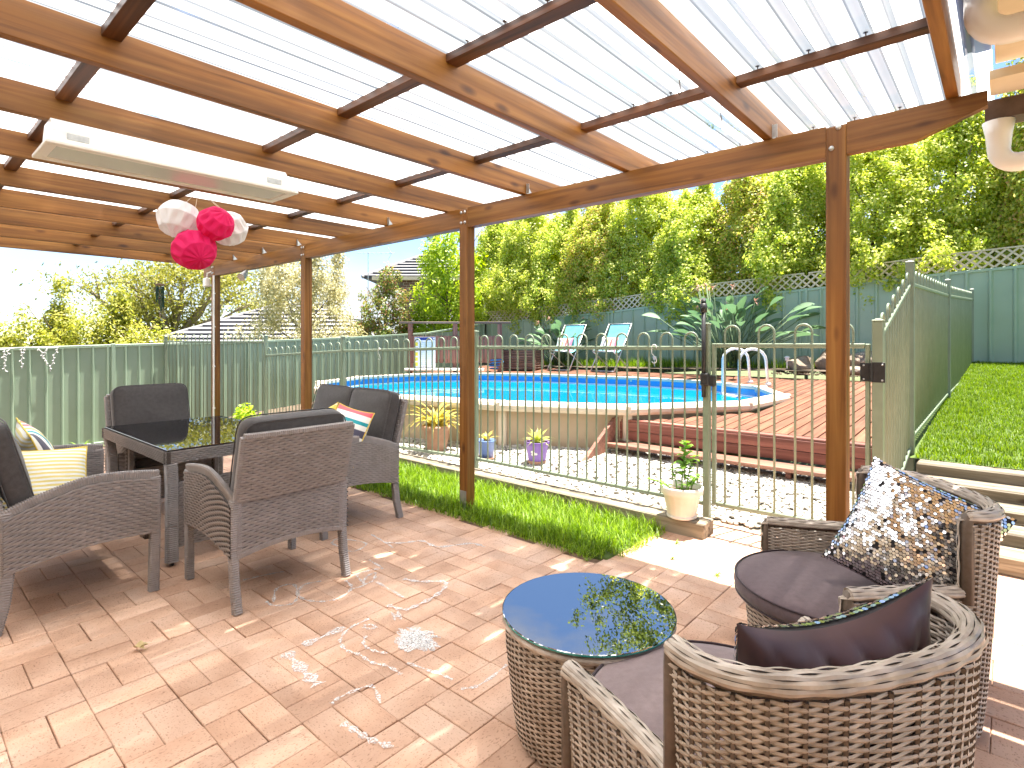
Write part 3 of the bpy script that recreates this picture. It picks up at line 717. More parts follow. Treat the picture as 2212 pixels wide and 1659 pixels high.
loop_panel(add, (-9.3, YF), (-11.9, 3.64), 1.40, 1.40, .05, -.1, 12)
# gate
t, add = fence_thing('pool_gate', 'green hooped pool gate with black latch post and hinge', (-1.19, YF, .15), 'gate')
xa, xb = -1.692, -.672
for xq in (xa, xb): add(MB().bar((xq, YF, .15), (xq, YF, 1.40), .028, .034, up=(0, 1, 0), ch=.005), 'gate_stile', M_greenp)

loop_panel(add, (xa + .014, YF), (xb - .014, YF), 1.383, 1.386, .157, .165, 4, half=.22, hoop=.15)
lt = add(MB().tube([(-1.758, YF - .045, .98), (-1.758, YF - .045, 1.66)], .016, 12).tube([(-1.758, YF - .045, 1.64), (-1.758, YF - .045, 1.71)], .026, 14).tube([(-1.758, YF - .045, 1.712), (-1.758, YF - .045, 1.735)], .019, 12), 'latch_tube', M_black, smooth=True)
add(MB().tube([(-1.758, YF - .045, 1.735), (-1.758, YF - .045, 1.752)], .017, 12), 'latch_knob', M_steel, lt)
add(MB().box((-1.745, YF - .047, 1.12), (.07, .04, .10), None, .01).box((-1.69, YF - .04, 1.11), (.05, .035, .085), None, .008), 'latch_body', M_black)
for z in (1.215, .22):
    hg = add(MB().box((-.685, YF - .022, z), (.055, .008, .12), None, .002).box((-.61, YF - .030, z), (.075, .008, .13), None, .002).tube([(-.648, YF - .034, z - .06), (-.648, YF - .034, z + .06)], .009, 10), 'hinge', M_black)
    for dx, dz in ((-.69, .045), (-.69, -.045), (-.588, .05), (-.588, -.05)): add(MB().box((dx, YF - .0365, z + dz), (.011, .006, .011), None, .002), 'screw', M_steel, hg)
# fence stepping up beside the lawn
t, add = fence_thing('pool_fence', 'pale green hooped pool fence climbing beside the lawn from the gate hinge post', (-.6, 7.5, .3))
fpost(add, -.615, YF, -.05, 1.545, .062)
fpost(add, -.595, 5.75, .15, 2.075, .062); fpost(add, -.515, 8.6, .55, 2.15, .055); fpost(add, -.41, 12.2, .9, 2.28, .055)
loop_panel(add, (-.612, YF + .03), (-.597, 5.72), 1.44, 1.885, .16, .52, 6)
loop_panel(add, (-.593, 5.78), (-.518, 8.57), 1.895, 1.965, .60, .775, 14)
loop_panel(add, (-.512, 8.63), (-.412, 12.17), 1.965, 2.11, .775, .93, 18)
# white S hooks hung on the rails
for (x, y, z, lb) in ((-6.05, YF - .02, 1.285, 'white wire S hook hanging on the fence rail near the sofa'), (-2.19, YF - .02, 1.345, 'white wire S hook hanging on the fence rail in front of a deckchair')):
    pts = [(x + .02 * math.sin(q * .6), y, z + .03 - .014 * q) for q in range(12)]
    pts = [(x + .022 * math.cos(a), y, z + .02 + .022 * math.sin(a)) for a in np.linspace(-.4, math.pi, 7)] + [(x - .022, y, z - .03), (x + .018, y, z - .07)] + [(x + .022 * math.cos(a), y, z - .09 + .022 * math.sin(a)) for a in np.linspace(.2, -math.pi * .9, 7)]
    tag(MB().tube(pts, .0035, 6).build('fence_hook', M_wire, None, smooth=True), lb, 'hook', 'hooks on the pool fence')

# ================================================================ POOL
PC = Vector((-6.26, 7.53)); PT = .213; PLs, PR, PE = 1.04, 2.6, 1.11
def pool_pt(tdeg, off=0.0, side=None):
    a = R(tdeg); c_, s_ = math.cos(a), math.sin(a)
    sg_ = side if side is not None else (1 if c_ >= -1e-6 else -1)
    x = (PR * PE + off) * c_ + sg_ * PLs; y = (PR + off) * s_
    return (PC.x + math.cos(PT) * x - math.sin(PT) * y, PC.y + math.sin(PT) * x + math.cos(PT) * y)
angs = [(-90, 1), (-60, 1), (-28, 1), (0, 1), (30, 1), (60, 1), (90, 1), (90, -1), (120, -1), (150, -1), (180, -1), (210, -1), (240, -1), (270, -1)]
def ring(off): return [pool_pt(a, off, s_) for a, s_ in angs]
ZC = .674
pool = thing('above_ground_pool', 'oval above-ground pool with cream coping and bright blue water', 'pool', (PC.x, PC.y, 0))
po = Matrix.Translation(-Vector(pool.location))
def PL(mb, nm, m, parent=None, **k):
    o = mb.build(nm, m, parent or pool, **k)
    if parent is None: o.matrix_parent_inverse = po
    return o
M_pwall = mat('pool_wall_cream', [(.40, .30, .195), (.48, .37, .25)], scale=1.4, rough=.5, var=.03)
M_cope = mat('pool_coping', [(.60, .50, .37), (.69, .59, .46)], scale=3, rough=.38, var=.02)
M_liner = mat('pool_liner', [(.006, .22, .52), (.012, .29, .62)], scale=5, rough=.35)
r_in, r_w, r_out = ring(0), ring(.06), ring(.20); NN = len(angs)
rin2 = ring(.02)
for i in range(NN):
    j = (i + 1) % NN
    a, b = r_w[i], r_w[j]
    PL(MB().prism([(a[0], a[1], -.1), (b[0], b[1], -.1), (b[0], b[1], ZC - .1), (a[0], a[1], ZC - .1)], (.012, .012, 0)), 'wall_panel', M_pwall)
    # coping segment: rounded profile
    A_, B_ = Vector(r_in[i]), Vector(r_in[j]); Ao, Bo = Vector(r_out[i]), Vector(r_out[j])
    prof = [(0.0, -.055), (0.0, -.008), (.05, 0.0), (.62, 0.0), (.88, -.012), (1.0, -.045), (1.0, -.085), (.9, -.115), (.55, -.115)]
    v = []; gp_ = .008
    for e, (I_, O_) in enumerate(((A_, Ao), (B_, Bo))):
        tt = gp_ if e == 0 else -gp_
        sh = (B_ - A_).normalized() * tt
        for (s_, z) in prof:
            p = I_.lerp(O_, s_) + sh; v.append((p.x, p.y, ZC + z))
    k_ = len(prof); f = [(q, (q + 1) % k_, k_ + (q + 1) % k_, k_ + q) for q in range(k_)] + [tuple(range(k_))[::-1], tuple(range(k_, 2 * k_))]
    PL(MB().add(v, f), 'coping', M_cope)
    PL(MB().bar((*(A_.lerp(Ao, -.02)), ZC - .052), (*(A_.lerp(Ao, 1.03)), ZC - .052), .05, .118, ch=.02), 'coping_joint', M_cope)
    q_ = Vector(ring(.075)[i]); nrm = (Vector(r_out[i]) - Vector(r_in[i])).normalized()
    PL(MB().bar((q_.x, q_.y, -.1), (q_.x, q_.y, ZC - .11), .11, .05, up=(nrm.x, nrm.y, 0), ch=.01), 'wall_upright', M_cope)
# inner liner and floor
v = [(p[0], p[1], ZC - .02) for p in rin2] + [(p[0], p[1], -.6) for p in rin2]
PL(MB().add(v, [(i, (i + 1) % NN, NN + (i + 1) % NN, NN + i) for i in range(NN)] + [tuple(range(NN, 2 * NN))]), 'liner', M_liner)
def water_mat():
    m, n, l, p = _new('pool_water'); n.remove(p)
    tr = n.new('ShaderNodeBsdfTransparent'); tr.inputs['Color'].default_value = (.22, .78, .96, 1)
    df = n.new('ShaderNodeBsdfDiffuse'); df.inputs['Color'].default_value = (.006, .34, .66, 1)
    m1 = n.new('ShaderNodeMixShader'); m1.inputs[0].default_value = .45; l.new(tr.outputs[0], m1.inputs[1]); l.new(df.outputs[0], m1.inputs[2])
    gl = n.new('ShaderNodeBsdfGlossy'); gl.inputs['Roughness'].default_value = .02; fr = n.new('ShaderNodeFresnel'); fr.inputs['IOR'].default_value = 1.33
    b = n.new('ShaderNodeBump'); b.inputs['Strength'].default_value = .10; b.inputs['Distance'].default_value = .02
    z = n.new('ShaderNodeTexNoise'); z.inputs['Scale'].default_value = 1; z.inputs['Detail'].default_value = 3; l.new(_coords(n, l, (2.2, 3.2, 2)), z.inputs['Vector']); l.new(z.outputs['Fac'], b.inputs['Height'])
    l.new(b.outputs['Normal'], gl.inputs['Normal']); l.new(b.outputs['Normal'], fr.inputs['Normal'])
    mr = n.new('ShaderNodeMath'); mr.operation = 'MULTIPLY'; mr.inputs[1].default_value = .75; l.new(fr.outputs[0], mr.inputs[0])
    m2 = n.new('ShaderNodeMixShader'); l.new(mr.outputs[0], m2.inputs[0]); l.new(m1.outputs[0], m2.inputs[1]); l.new(gl.outputs[0], m2.inputs[2])
    l.new(m2.outputs[0], n['Material Output'].inputs['Surface']); return m
ZW = ZC - .19
PL(MB().add([(p[0], p[1], ZW) for p in rin2], [tuple(range(NN))]), 'water', water_mat())
M_skim = mat('skimmer_white', [(.8, .85, .88), (.85, .9, .92)], scale=8, rough=.4)
# pale waterline band and skimmer plate
for i in range(NN):
    a, b = rin2[i], rin2[(i + 1) % NN]; ca = Vector((PC.x, PC.y)); A_ = Vector(a).lerp(ca, .0015); B_ = Vector(b).lerp(ca, .0015)
    PL(MB().add([(*A_, ZW - .004), (*B_, ZW - .004), (*B_, ZW + .022), (*A_, ZW + .022)], [(0, 1, 2, 3)]), 'waterline_scum', M_skim)
sk = Vector(pool_pt(128, -.03)); sk2 = Vector(pool_pt(124, -.03)); 
PL(MB().bar((*sk, ZC - .085), (*sk2, ZC - .085), .02, .075, ch=.005), 'skimmer', M_skim)
# pool ladder
def ladder():
    c = Vector(pool_pt(38, -.12)); nrm = (Vector(pool_pt(38, .3)) - Vector(pool_pt(38, 0))).normalized(); tg = Vector((-nrm.y, nrm.x))
    t = thing('pool_ladder', 'white plastic pool ladder arching over the coping into the water', 'ladder', (c.x, c.y, ZW))
    for s_ in (-1, 1):
        o = tg * .26 * s_; pts = [(o.x - nrm.x * .12, o.y - nrm.y * .12, -.7), (o.x - nrm.x * .1, o.y - nrm.y * .1, .5)]
        for q in range(9):
            a = math.pi * (1 - q / 8); pts.append((o.x + nrm.x * (.14 + .24 * math.cos(a)), o.y + nrm.y * (.14 + .24 * math.cos(a)), .60 + .2 * math.sin(a)))
        pts.append((o.x + nrm.x * .42, o.y + nrm.y * .42, z_deck(c.y + .3) - ZW))
        MB().tube(pts, .024, 10).build('rail', M_pvc, t, smooth=True)
        q = pts[-1]; MB().lathe([(.05, 0), (.05, .03), (.03, .05)], (q[0], q[1], q[2]), 12).build('foot', M_pvc, t)
    for z in (-.5, -.25, .0): MB().bar((-tg.x * .26 - nrm.x * .11, -tg.y * .26 - nrm.y * .11, z), (tg.x * .26 - nrm.x * .11, tg.y * .26 - nrm.y * .11, z), .1, .03, ch=.008).build('tread', M_pvc, t)
ladder()

# ================================================================ DECK
deck = thing('pool_deck', 'reddish timber deck wrapping round the pool with front steps', 'deck', (-2, 7, .3))
do = Matrix.Translation(-Vector(deck.location))
def DK(mb, nm, m, **k):
    o = mb.build(nm, m, deck, **k); o.matrix_parent_inverse = do; return o
out_poly = ring(.17)
def y_cross(x):
    ys = []
    for i in range(NN):
        (x0, y0), (x1, y1) = out_poly[i], out_poly[(i + 1) % NN]
        if (x0 - x) * (x1 - x) < 0: ys.append(y0 + (y1 - y0) * (x - x0) / (x1 - x0))
    return sorted(ys)
YD0, YD1 = 5.89, 11.3
def board(x, ya, yb):
    if yb - ya < .15: return
    za, zb = z_deck(ya), z_deck(yb)
    DK(MB().bar((x, ya, za - .012), (x, yb, zb - .012), .118, .024, ch=.003), 'deck_board', M_deck)
x = -.74
while x > -10.9:
    ys = y_cross(x - .06) + y_cross(x + .06)
    if not ys:
        if x > -5: board(x, YD0, YD1)
        else: board(x, 7.6, YD1)
    else:
        lo, hi = min(ys), max(ys)
        if x > -3.45: board(x, YD0, lo)
        board(x, hi, YD1)
    x -= .131
DK(MB().box((-2.06, 5.83, z_deck(5.8) - .013), (2.74, .10, .026), None, .004), 'edge_board', M_deckX)
for z in (.425, .320): DK(MB().box((-2.06, 5.785, z), (2.74, .026, .100), None, .004), 'fascia_board', M_deckX)
DK(MB().box((-.68, 8.6, .42), (.03, 5.0, .16)), 'side_board', M_deckX)
DK(MB().box((-2.06, 5.62, .235), (2.70, .25, .04), None, .006), 'step_tread', M_deckL)
for xx in (-2.6, -1.5): DK(MB().box((xx, 5.66, .10), (.045, .2, .23)), 'step_support', M_deckX)
DK(MB().prism([(-3.45, 5.0, .08), (-3.45, 5.12, .03), (-3.45, 5.84, .30), (-3.45, 5.84, .52), (-3.45, 5.70, .52)], (.045, 0, 0)), 'stair_stringer', M_deckL)
# hidden framing under the deck
for yy in (6.2, 8.5, 10.9): DK(MB().box((-1.7, yy, z_deck(yy) - .08), (1.9, .045, .1)), 'joist', M_deckX)
# ================================================================ WICKER FURNITURE
def wicker(name, dark, mid, light, rough=.42):
    m, n, l, p = _new(name)
    v = _coords(n, l, (14, 14, 14)); z = n.new('ShaderNodeTexNoise'); z.inputs['Scale'].default_value = 1; z.inputs['Detail'].default_value = 3; l.new(v, z.inputs['Vector'])
    r = _ramp(n, [(.3, dark), (.5, mid), (.7, light)]); l.new(z.outputs['Fac'], r.inputs['Fac']); c = _var(n, l, r.outputs['Color'], .04, True)
    l.new(c, p.inputs['Base Color']); p.inputs['Roughness'].default_value = rough; p.inputs['Specular IOR Level'].default_value = .5
    return m
M_wick = wicker('wicker_grey', (.225, .200, .188), (.25, .222, .21), (.28, .25, .237))
M_wickin = mat('wicker_frame', [(.045, .035, .03), (.075, .06, .052)], scale=50, rough=.6)
M_tub = wicker('wicker_tub', (.322, .266, .213), (.434, .367, .301), (.560, .483, .406), .4)
M_tubin = mat('tub_stake', [(.10, .075, .055), (.15, .115, .09)], scale=50, rough=.5)
def weave(P, nu, nv, amp, sub=2, closed=False, fill=.92, crown=.35):
    """woven sheet: P(u,v)->(pos,normal); nu stakes, nv rows; returns numpy verts, quads"""
    n = nu * sub; us = np.arange(n + (0 if closed else 1)) / n
    V = []; F = []; k = 0
    for j in range(nv):
        vc = (j + .5) / nv; hv = .5 * fill / nv; off = amp * np.cos(math.pi * (us * nu + j))
        rows = []
        for q, (dv, cr_) in enumerate(((-hv, 0), (0, 1), (hv, 0))):
            pts = []
            for u, o_ in zip(us, off):
                p, nn = P(u, vc + dv); pts.append((p[0] + nn[0] * (o_ + cr_ * crown * amp), p[1] + nn[1] * (o_ + cr_ * crown * amp), p[2] + nn[2] * (o_ + cr_ * crown * amp)))
            rows.append(pts)
        for pts in rows: V.extend(pts)
        m = len(us)
        for q in (0, 1):
            for i in range(n):
                i2 = (i + 1) % m
                F.append((k + q * m + i, k + q * m + i2, k + (q + 1) * m + i2, k + (q + 1) * m + i))
        k += 3 * m
    return V, F
def stakes(P, nu, rad, nseg=8, closed=False):
    mb = MB()
    for i in range(nu + (0 if closed else 1)):
        mb.tube([P(i / nu, q / nseg)[0] for q in range(nseg + 1)], rad, 4)
    return mb
def flat_panel(poly2, frame, thick, name, t, row=.0155, stk=.030, amp=.0040, backing=True):
    """woven slab whose outline is given by top(s), bottom(s) curves; frame maps (s, z, o) -> xyz"""
    s0, s1, top, bot = poly2; mb = MB()
    L = s1 - s0; hh = max(top(s0 + L * q / 10) - bot(s0 + L * q / 10) for q in range(11))
    nu, nv = max(2, round(L / stk)), max(2, round(hh / row))
    for sgn in (1, -1):
        def Pf(u, v):
            s_ = s0 + L * u; z = bot(s_) + (top(s_) - bot(s_)) * v
            p = frame(s_, z, sgn * thick / 2); q = frame(s_, z, sgn * (thick / 2 + 1)); return p, (q[0] - p[0], q[1] - p[1], q[2] - p[2])
        v, f = weave(Pf, nu, nv, amp); mb.add(v, f if sgn > 0 else [q[::-1] for q in f])
    o = mb.build(name, M_wick, t, kind='stuff')
    if backing:
        n = 12; b = MB(); tt = thick / 2 - .004; v = []
        for q in range(n + 1):
            s_ = s0 + L * q / n
            for z in (bot(s_) + .002, top(s_) - .002):
                for o_ in (-tt, tt): v.append(frame(s_, z, o_))
        f = []
        for q in range(n):
            a = q * 4; c = a + 4
            f += [(a, c, c + 2, a + 2), (a + 1, a + 3, c + 3, c + 1), (a + 2, c + 2, c + 3, a + 3), (a, a + 1, c + 1, c)]
        f += [(0, 2, 3, 1), (n * 4, n * 4 + 1, n * 4 + 3, n * 4 + 2)]
        b.add(v, f).build('panel_core', M_wickin, t)
    return o
def wrap(pts, w, d, name, t, pitch=.012):
    """square-ish leg or rim wrapped in cane: stacked rounded bands along a path"""
    pts = [Vector(p) for p in pts]; seg = [(pts[i + 1] - pts[i]).length for i in range(len(pts) - 1)]; L = sum(seg); n = max(2, int(L / pitch)); mb = MB()
    path = []; rr = []
    for i in range(2 * n + 1):
        s_ = L * i / (2 * n); k = 0
        while k < len(seg) - 1 and s_ > seg[k]: s_ -= seg[k]; k += 1
        path.append(pts[k].lerp(pts[k + 1], min(1, s_ / seg[k]))); rr.append(1.0 if i % 2 else .86)
    # rectangular rings
    v = []; f = []
    for i, p in enumerate(path):
        tg = (path[min(i + 1, len(path) - 1)] - path[max(i - 1, 0)]).normalized()
        ref = Vector((0, 1, 0)) if abs(tg.y) < .8 else Vector((1, 0, 0)); a = (ref - tg * ref.dot(tg)).normalized(); b = tg.cross(a)
        for (ca, cb) in ((1, .7), (.7, 1), (-.7, 1), (-1, .7), (-1, -.7), (-.7, -1), (.7, -1), (1, -.7)): v.append(p + a * ca * d / 2 * rr[i] + b * cb * w / 2 * rr[i])
    for i in range(len(path) - 1):
        for k in range(8): k2 = (k + 1) % 8; f.append((i * 8 + k, i * 8 + k2, (i + 1) * 8 + k2, (i + 1) * 8 + k))
    f.append(tuple(range(8))[::-1]); f.append(tuple((len(path) - 1) * 8 + k for k in range(8)))
    return mb.add(v, f).build(name, M_wick, t)
def fabric(name, cols, scale=40, rough=.9, sheen=.25):
    return mat(name, cols, scale=scale, rough=rough, bump=.12, bscale=420, sheen=sheen, spec=.2)
M_char = fabric('charcoal_fabric', [(.052, .046, .044), (.072, .064, .062)])
M_taupe = fabric('taupe_fabric', [(.20, .145, .14), (.245, .185, .18)])
M_plum = fabric('plum_fabric', [(.095, .065, .068), (.125, .088, .092)])
M_pipe = fabric('dark_piping', [(.03, .018, .022), (.05, .032, .036)])
def cushion_block(w, d, h, name, m, t, mtx, puff=.012, seam=True, n=14):
    """box cushion with soft edges and pillowy faces, piped seams"""
    mb = MB(); e = 5.0
    def Pc(u, v):
        a, b = u * 2 * math.pi, (v - .5) * math.pi
        ca, sa, cb, sb = math.cos(a), math.sin(a), math.cos(b), math.sin(b)
        pw = lambda x, q: math.copysign(abs(x) ** q, x)
        x = pw(ca, 2 / 9) * pw(cb, 2 / 5); y = pw(sa, 2 / 9) * pw(cb, 2 / 5); z = pw(sb, 2 / 5)
        bul = (1 - min(1, abs(x)) ** 2) * (1 - min(1, abs(y)) ** 2)
        wr = .0025 * math.sin(x * 7 + y * 3) * math.sin(y * 9 - x * 4)
        return mtx @ Vector((x * w / 2, y * d / 2, z * (h / 2 + puff * bul * (1 if abs(z) > .5 else 0)) + wr))
    mb.grid(Pc, 56, 20, cu=True)
    o = mb.build(name, m, t, smooth=True)
    if seam:
        for sz in (-1, 1):
            pts = []
            for q in range(40):
                a = q / 40 * 2 * math.pi; pw = lambda x, r_: math.copysign(abs(x) ** r_, x)
                pts.append(mtx @ Vector((pw(math.cos(a), 2 / 9) * w / 2 * .985, pw(math.sin(a), 2 / 9) * d / 2 * .985, sz * h * .40)))
            MB().tube(pts, .004, 5, closed=True).build('piping', m, o, smooth=True)
    return o
def armchair(name, label, cat, width, loc, rz, group=None, nseat=1):
    """wicker seat: local x across, y from front (0) to back (.68), z up; faces -y"""
    t = thing(name, label, cat, loc, rz, group); hw = width / 2
    def top(s): return .652 + .026 * math.sin(min(1, s / .45) * math.pi * .8) - .11 * max(0, (s - .30) / .38) ** 1.7
    def bot(s): return .332 + .02 * math.sin(s / .68 * math.pi) - .065 * (s / .68) ** 2 * .8
    for sx in (-1, 1):
        xc = sx * (hw - .03)
        flat_panel((.015, .665, lambda s: top(s) - .012, bot), lambda s, z, o, xc=xc: (xc + o, s, z), .055, 'arm', t)
        wrap([(xc, q * .67 / 10 + .0, top(q * .067)) for q in range(11)], .062, .03, 'arm_rim', t, .011)
        wrap([(xc, .018, .65), (xc, .02, .3), (xc, .026, .0)], .045, .055, 'leg', t)
        wrap([(xc, .655, .585), (xc, .645, .30), (xc, .66, .15), (xc, .695, .0)], .045, .055, 'leg', t)
        MB().lathe([(.014, 0), (.016, .006)], (xc, .03, -.0), 8).build('foot_cap', M_black, t)
    # reclined back: upper panel and lower panel
    bw = width - .075
    fr_b = lambda s, z, o: (s, .625 + o + .27 * (z - .42) + .012 * (1 - (2 * s / bw) ** 2), z)
    flat_panel((-bw / 2, bw / 2, lambda s: .925 - .012 * (2 * s / bw) ** 2, lambda s: .575), fr_b, .035, 'back_panel', t)
    wrap([fr_b(-bw / 2 + bw * q / 8, .928, 0) for q in range(9)], .03, .045, 'back_rim', t, .011)
    flat_panel((-bw / 2 + .01, bw / 2 - .01, lambda s: .578, lambda s: .325 - .035 * (2 * s / bw) ** 2), lambda s, z, o: (s, .662 + o, z), .022, 'lower_back', t)
    wrap([(-bw / 2 + bw * q / 8, .662, .32 - .035 * (q / 4 - 1) ** 2) for q in range(9)], .03, .03, 'lower_rim', t, .011)
    for sx in (-1, 1):
        wrap([fr_b(sx * bw / 2, .575, 0), fr_b(sx * bw / 2, .925, 0)], .04, .03, 'back_upright', t, .012)
        wrap([(sx * (bw / 2 - .012), .66, .285), (sx * (bw / 2 - .012), .665, .60)], .03, .03, 'lower_upright', t, .012)
    flat_panel((-hw + .06, hw - .06, lambda s: .385, lambda s: .285 + .03 * (1 - (2 * s / width) ** 2)), lambda s, z, o: (s, .05 + o, z), .03, 'seat_front', t)
    MB().box((0, .335, .365), (width - .12, .56, .03)).build('seat_base', M_wickin, t)
    sw = (width - .125) / nseat
    for q in range(nseat):
        xc = -(width - .125) / 2 + sw * (q + .5)
        cushion_block(sw - .006, .56, .085, 'seat_cushion', M_char, t, Matrix.Translation((xc, .31, .425)))
        cushion_block(sw + .03 / nseat, .57, .125, 'back_cushion', M_char, t, Matrix.Translation((xc, .622, .735)) @ Euler((R(-105), 0, 0)).to_matrix().to_4x4(), puff=.02)
    return t
PIh = math.pi / 2
armchair('wicker_armchair', 'grey wicker armchair standing with its back to the patio centre', 'armchair', .70, (-3.68, 1.555, 0), -PIh, 'wicker armchairs at the glass table')
armchair('wicker_armchair', 'grey wicker armchair behind the glass table against the side fence', 'armchair', .70, (-5.22, 1.66, 0), PIh, 'wicker armchairs at the glass table')
armchair('wicker_sofa', 'grey wicker two-seat sofa holding the yellow striped cushion', 'sofa', 1.27, (-4.235, 1.065, 0), math.pi, 'wicker two-seat sofas at the glass table', 2)
armchair('wicker_sofa', 'grey wicker two-seat sofa in front of the grass strip', 'sofa', 1.27, (-4.255, 2.085, 0), 0, 'wicker two-seat sofas at the glass table', 2)

# ---- square glass dining table
t = thing('wicker_table', 'low wicker dining table with reflective glass top', 'table', (-4.64, 1.635, 0))
TX, TY, TZ = 1.48, .91, .735
for (a, b, horiz) in (((-TX / 2, -TY / 2), (TX / 2, -TY / 2), 1), ((TX / 2, -TY / 2), (TX / 2, TY / 2), 0), ((TX / 2, TY / 2), (-TX / 2, TY / 2), 1), ((-TX / 2, TY / 2), (-TX / 2, -TY / 2), 0)):
    A_, B_ = Vector((*a, 0)), Vector((*b, 0)); d_ = (B_ - A_).normalized(); n_ = Vector((d_.y, -d_.x, 0)); L_ = (B_ - A_).length
    flat_panel((0, L_, lambda s: TZ - .008, lambda s: TZ - .085), lambda s, z, o, A_=A_, d_=d_, n_=n_: tuple(A_ + d_ * s + n_ * (o - .02) + Vector((0, 0, z))), .03, 'apron', t, row=.0125, stk=.022)
MB().box((0, 0, TZ - .02), (TX - .05, TY - .05, .012)).build('table_core', M_wickin, t)
M_tglass = glassmat('table_glass', (.30, .31, .33), ior=7.0, opacity=.25, body=(.03, .03, .035))
MB().box((0, 0, TZ - .002), (TX - .03, TY - .03, .008), None, .002).build('glass_top', M_tglass, t)
for sx in (-1, 1):
    for sy in (-1, 1):
        wrap([(sx * (TX / 2 - .045), sy * (TY / 2 - .05), .02), (sx * (TX / 2 - .075), sy * (TY / 2 - .06), .25), (sx * (TX / 2 - .06), sy * (TY / 2 - .055), .5), (sx * (TX / 2 - .03), sy * (TY / 2 - .04), TZ - .08)], .07, .07, 'leg', t)
        MB().lathe([(.014, 0), (.014, .025)], (sx * (TX / 2 - .045), sy * (TY / 2 - .05), 0), 8).build('foot_cap', M_black, t)
    flat_panel((-.36, .36, lambda s: .52, lambda s: .10), lambda s, z, o, sx=sx: (sx * (TX / 2 - .075) + o, s, z), .03, 'leg_panel', t)

# ---- round side table
t = thing('round_side_table', 'round wicker side table with clear glass top', 'side table', (-1.135, 1.705, 0))
RT = .295
def Pt(u, v):
    a = u * 2 * math.pi; r_ = RT * (.86 + .14 * min(1, v * 1.25) ** .8 - .015 * max(0, v - .85)); return (r_ * math.cos(a), r_ * math.sin(a), .02 + .40 * v), (math.cos(a), math.sin(a), 0)
v, f = weave(Pt, 62, 42, .0032, sub=4, closed=True); MB().add(v, f).build('woven_side', M_tub, t, kind='stuff')
stakes(Pt, 62, .0042, 6, True).build('stakes', M_tubin, t, kind='stuff')
MB().lathe([(RT * .84, .03), (RT * .975, .40)], n=48).build('drum_core', M_wickin, t)
def Ptop(u, v): return (( -1 + 2 * u) * RT * .985, (-1 + 2 * v) * RT * .985, .432), (0, 0, 1)
V_, F_ = weave(Ptop, 22, 44, .0022, sub=2); Va = np.array(V_)
keep = [q for q in F_ if all(math.hypot(Va[i][0], Va[i][1]) < RT * .985 for i in q)]
MB().add(V_, keep).build('woven_top', M_tub, t, kind='stuff')
MB().tube([(RT * math.cos(a), RT * math.sin(a), .424) for a in np.linspace(0, 2 * math.pi, 60, endpoint=False)], .013, 8, closed=True).build('rim', M_tub, t, smooth=True)
def Pr(u, v):
    a = u * 2 * math.pi; b = (v - .1) * math.pi * 1.1; rr = RT + .014 * math.sin(b) * 1; return ((RT + .0135 * math.cos(b)) * math.cos(a), (RT + .0135 * math.cos(b)) * math.sin(a), .424 + .0135 * math.sin(b)), (math.cos(a) * math.cos(b), math.sin(a) * math.cos(b), math.sin(b))
v, f = weave(Pr, 60, 3, .0018, sub=4, closed=True); MB().add(v, f).build('rim_weave', M_tub, t, kind='stuff')
M_sglass = glassmat('clear_glass', (.70, .86, .88), ior=7.0)
M_gedge = mat('glass_edge', [(.02, .25, .22), (.04, .36, .32)], scale=10, rough=.12, spec=.8)
MB().lathe([(RT + .012, .443), (RT + .015, .446), (RT + .015, .4495), (RT + .012, .4515)], n=72).build('glass_top', M_sglass, t)
MB().lathe([(RT + .0152, .4445), (RT + .0156, .4475), (RT + .0152, .4505)], n=72, cap=(False, False)).build('glass_edge', M_gedge, t)
for a in (.4, 2.5, 4.6): MB().lathe([(.015, .4375), (.015, .4425)], (RT * .78 * math.cos(a), RT * .78 * math.sin(a), 0), 14).build('glass_pad', M_pvc, t)

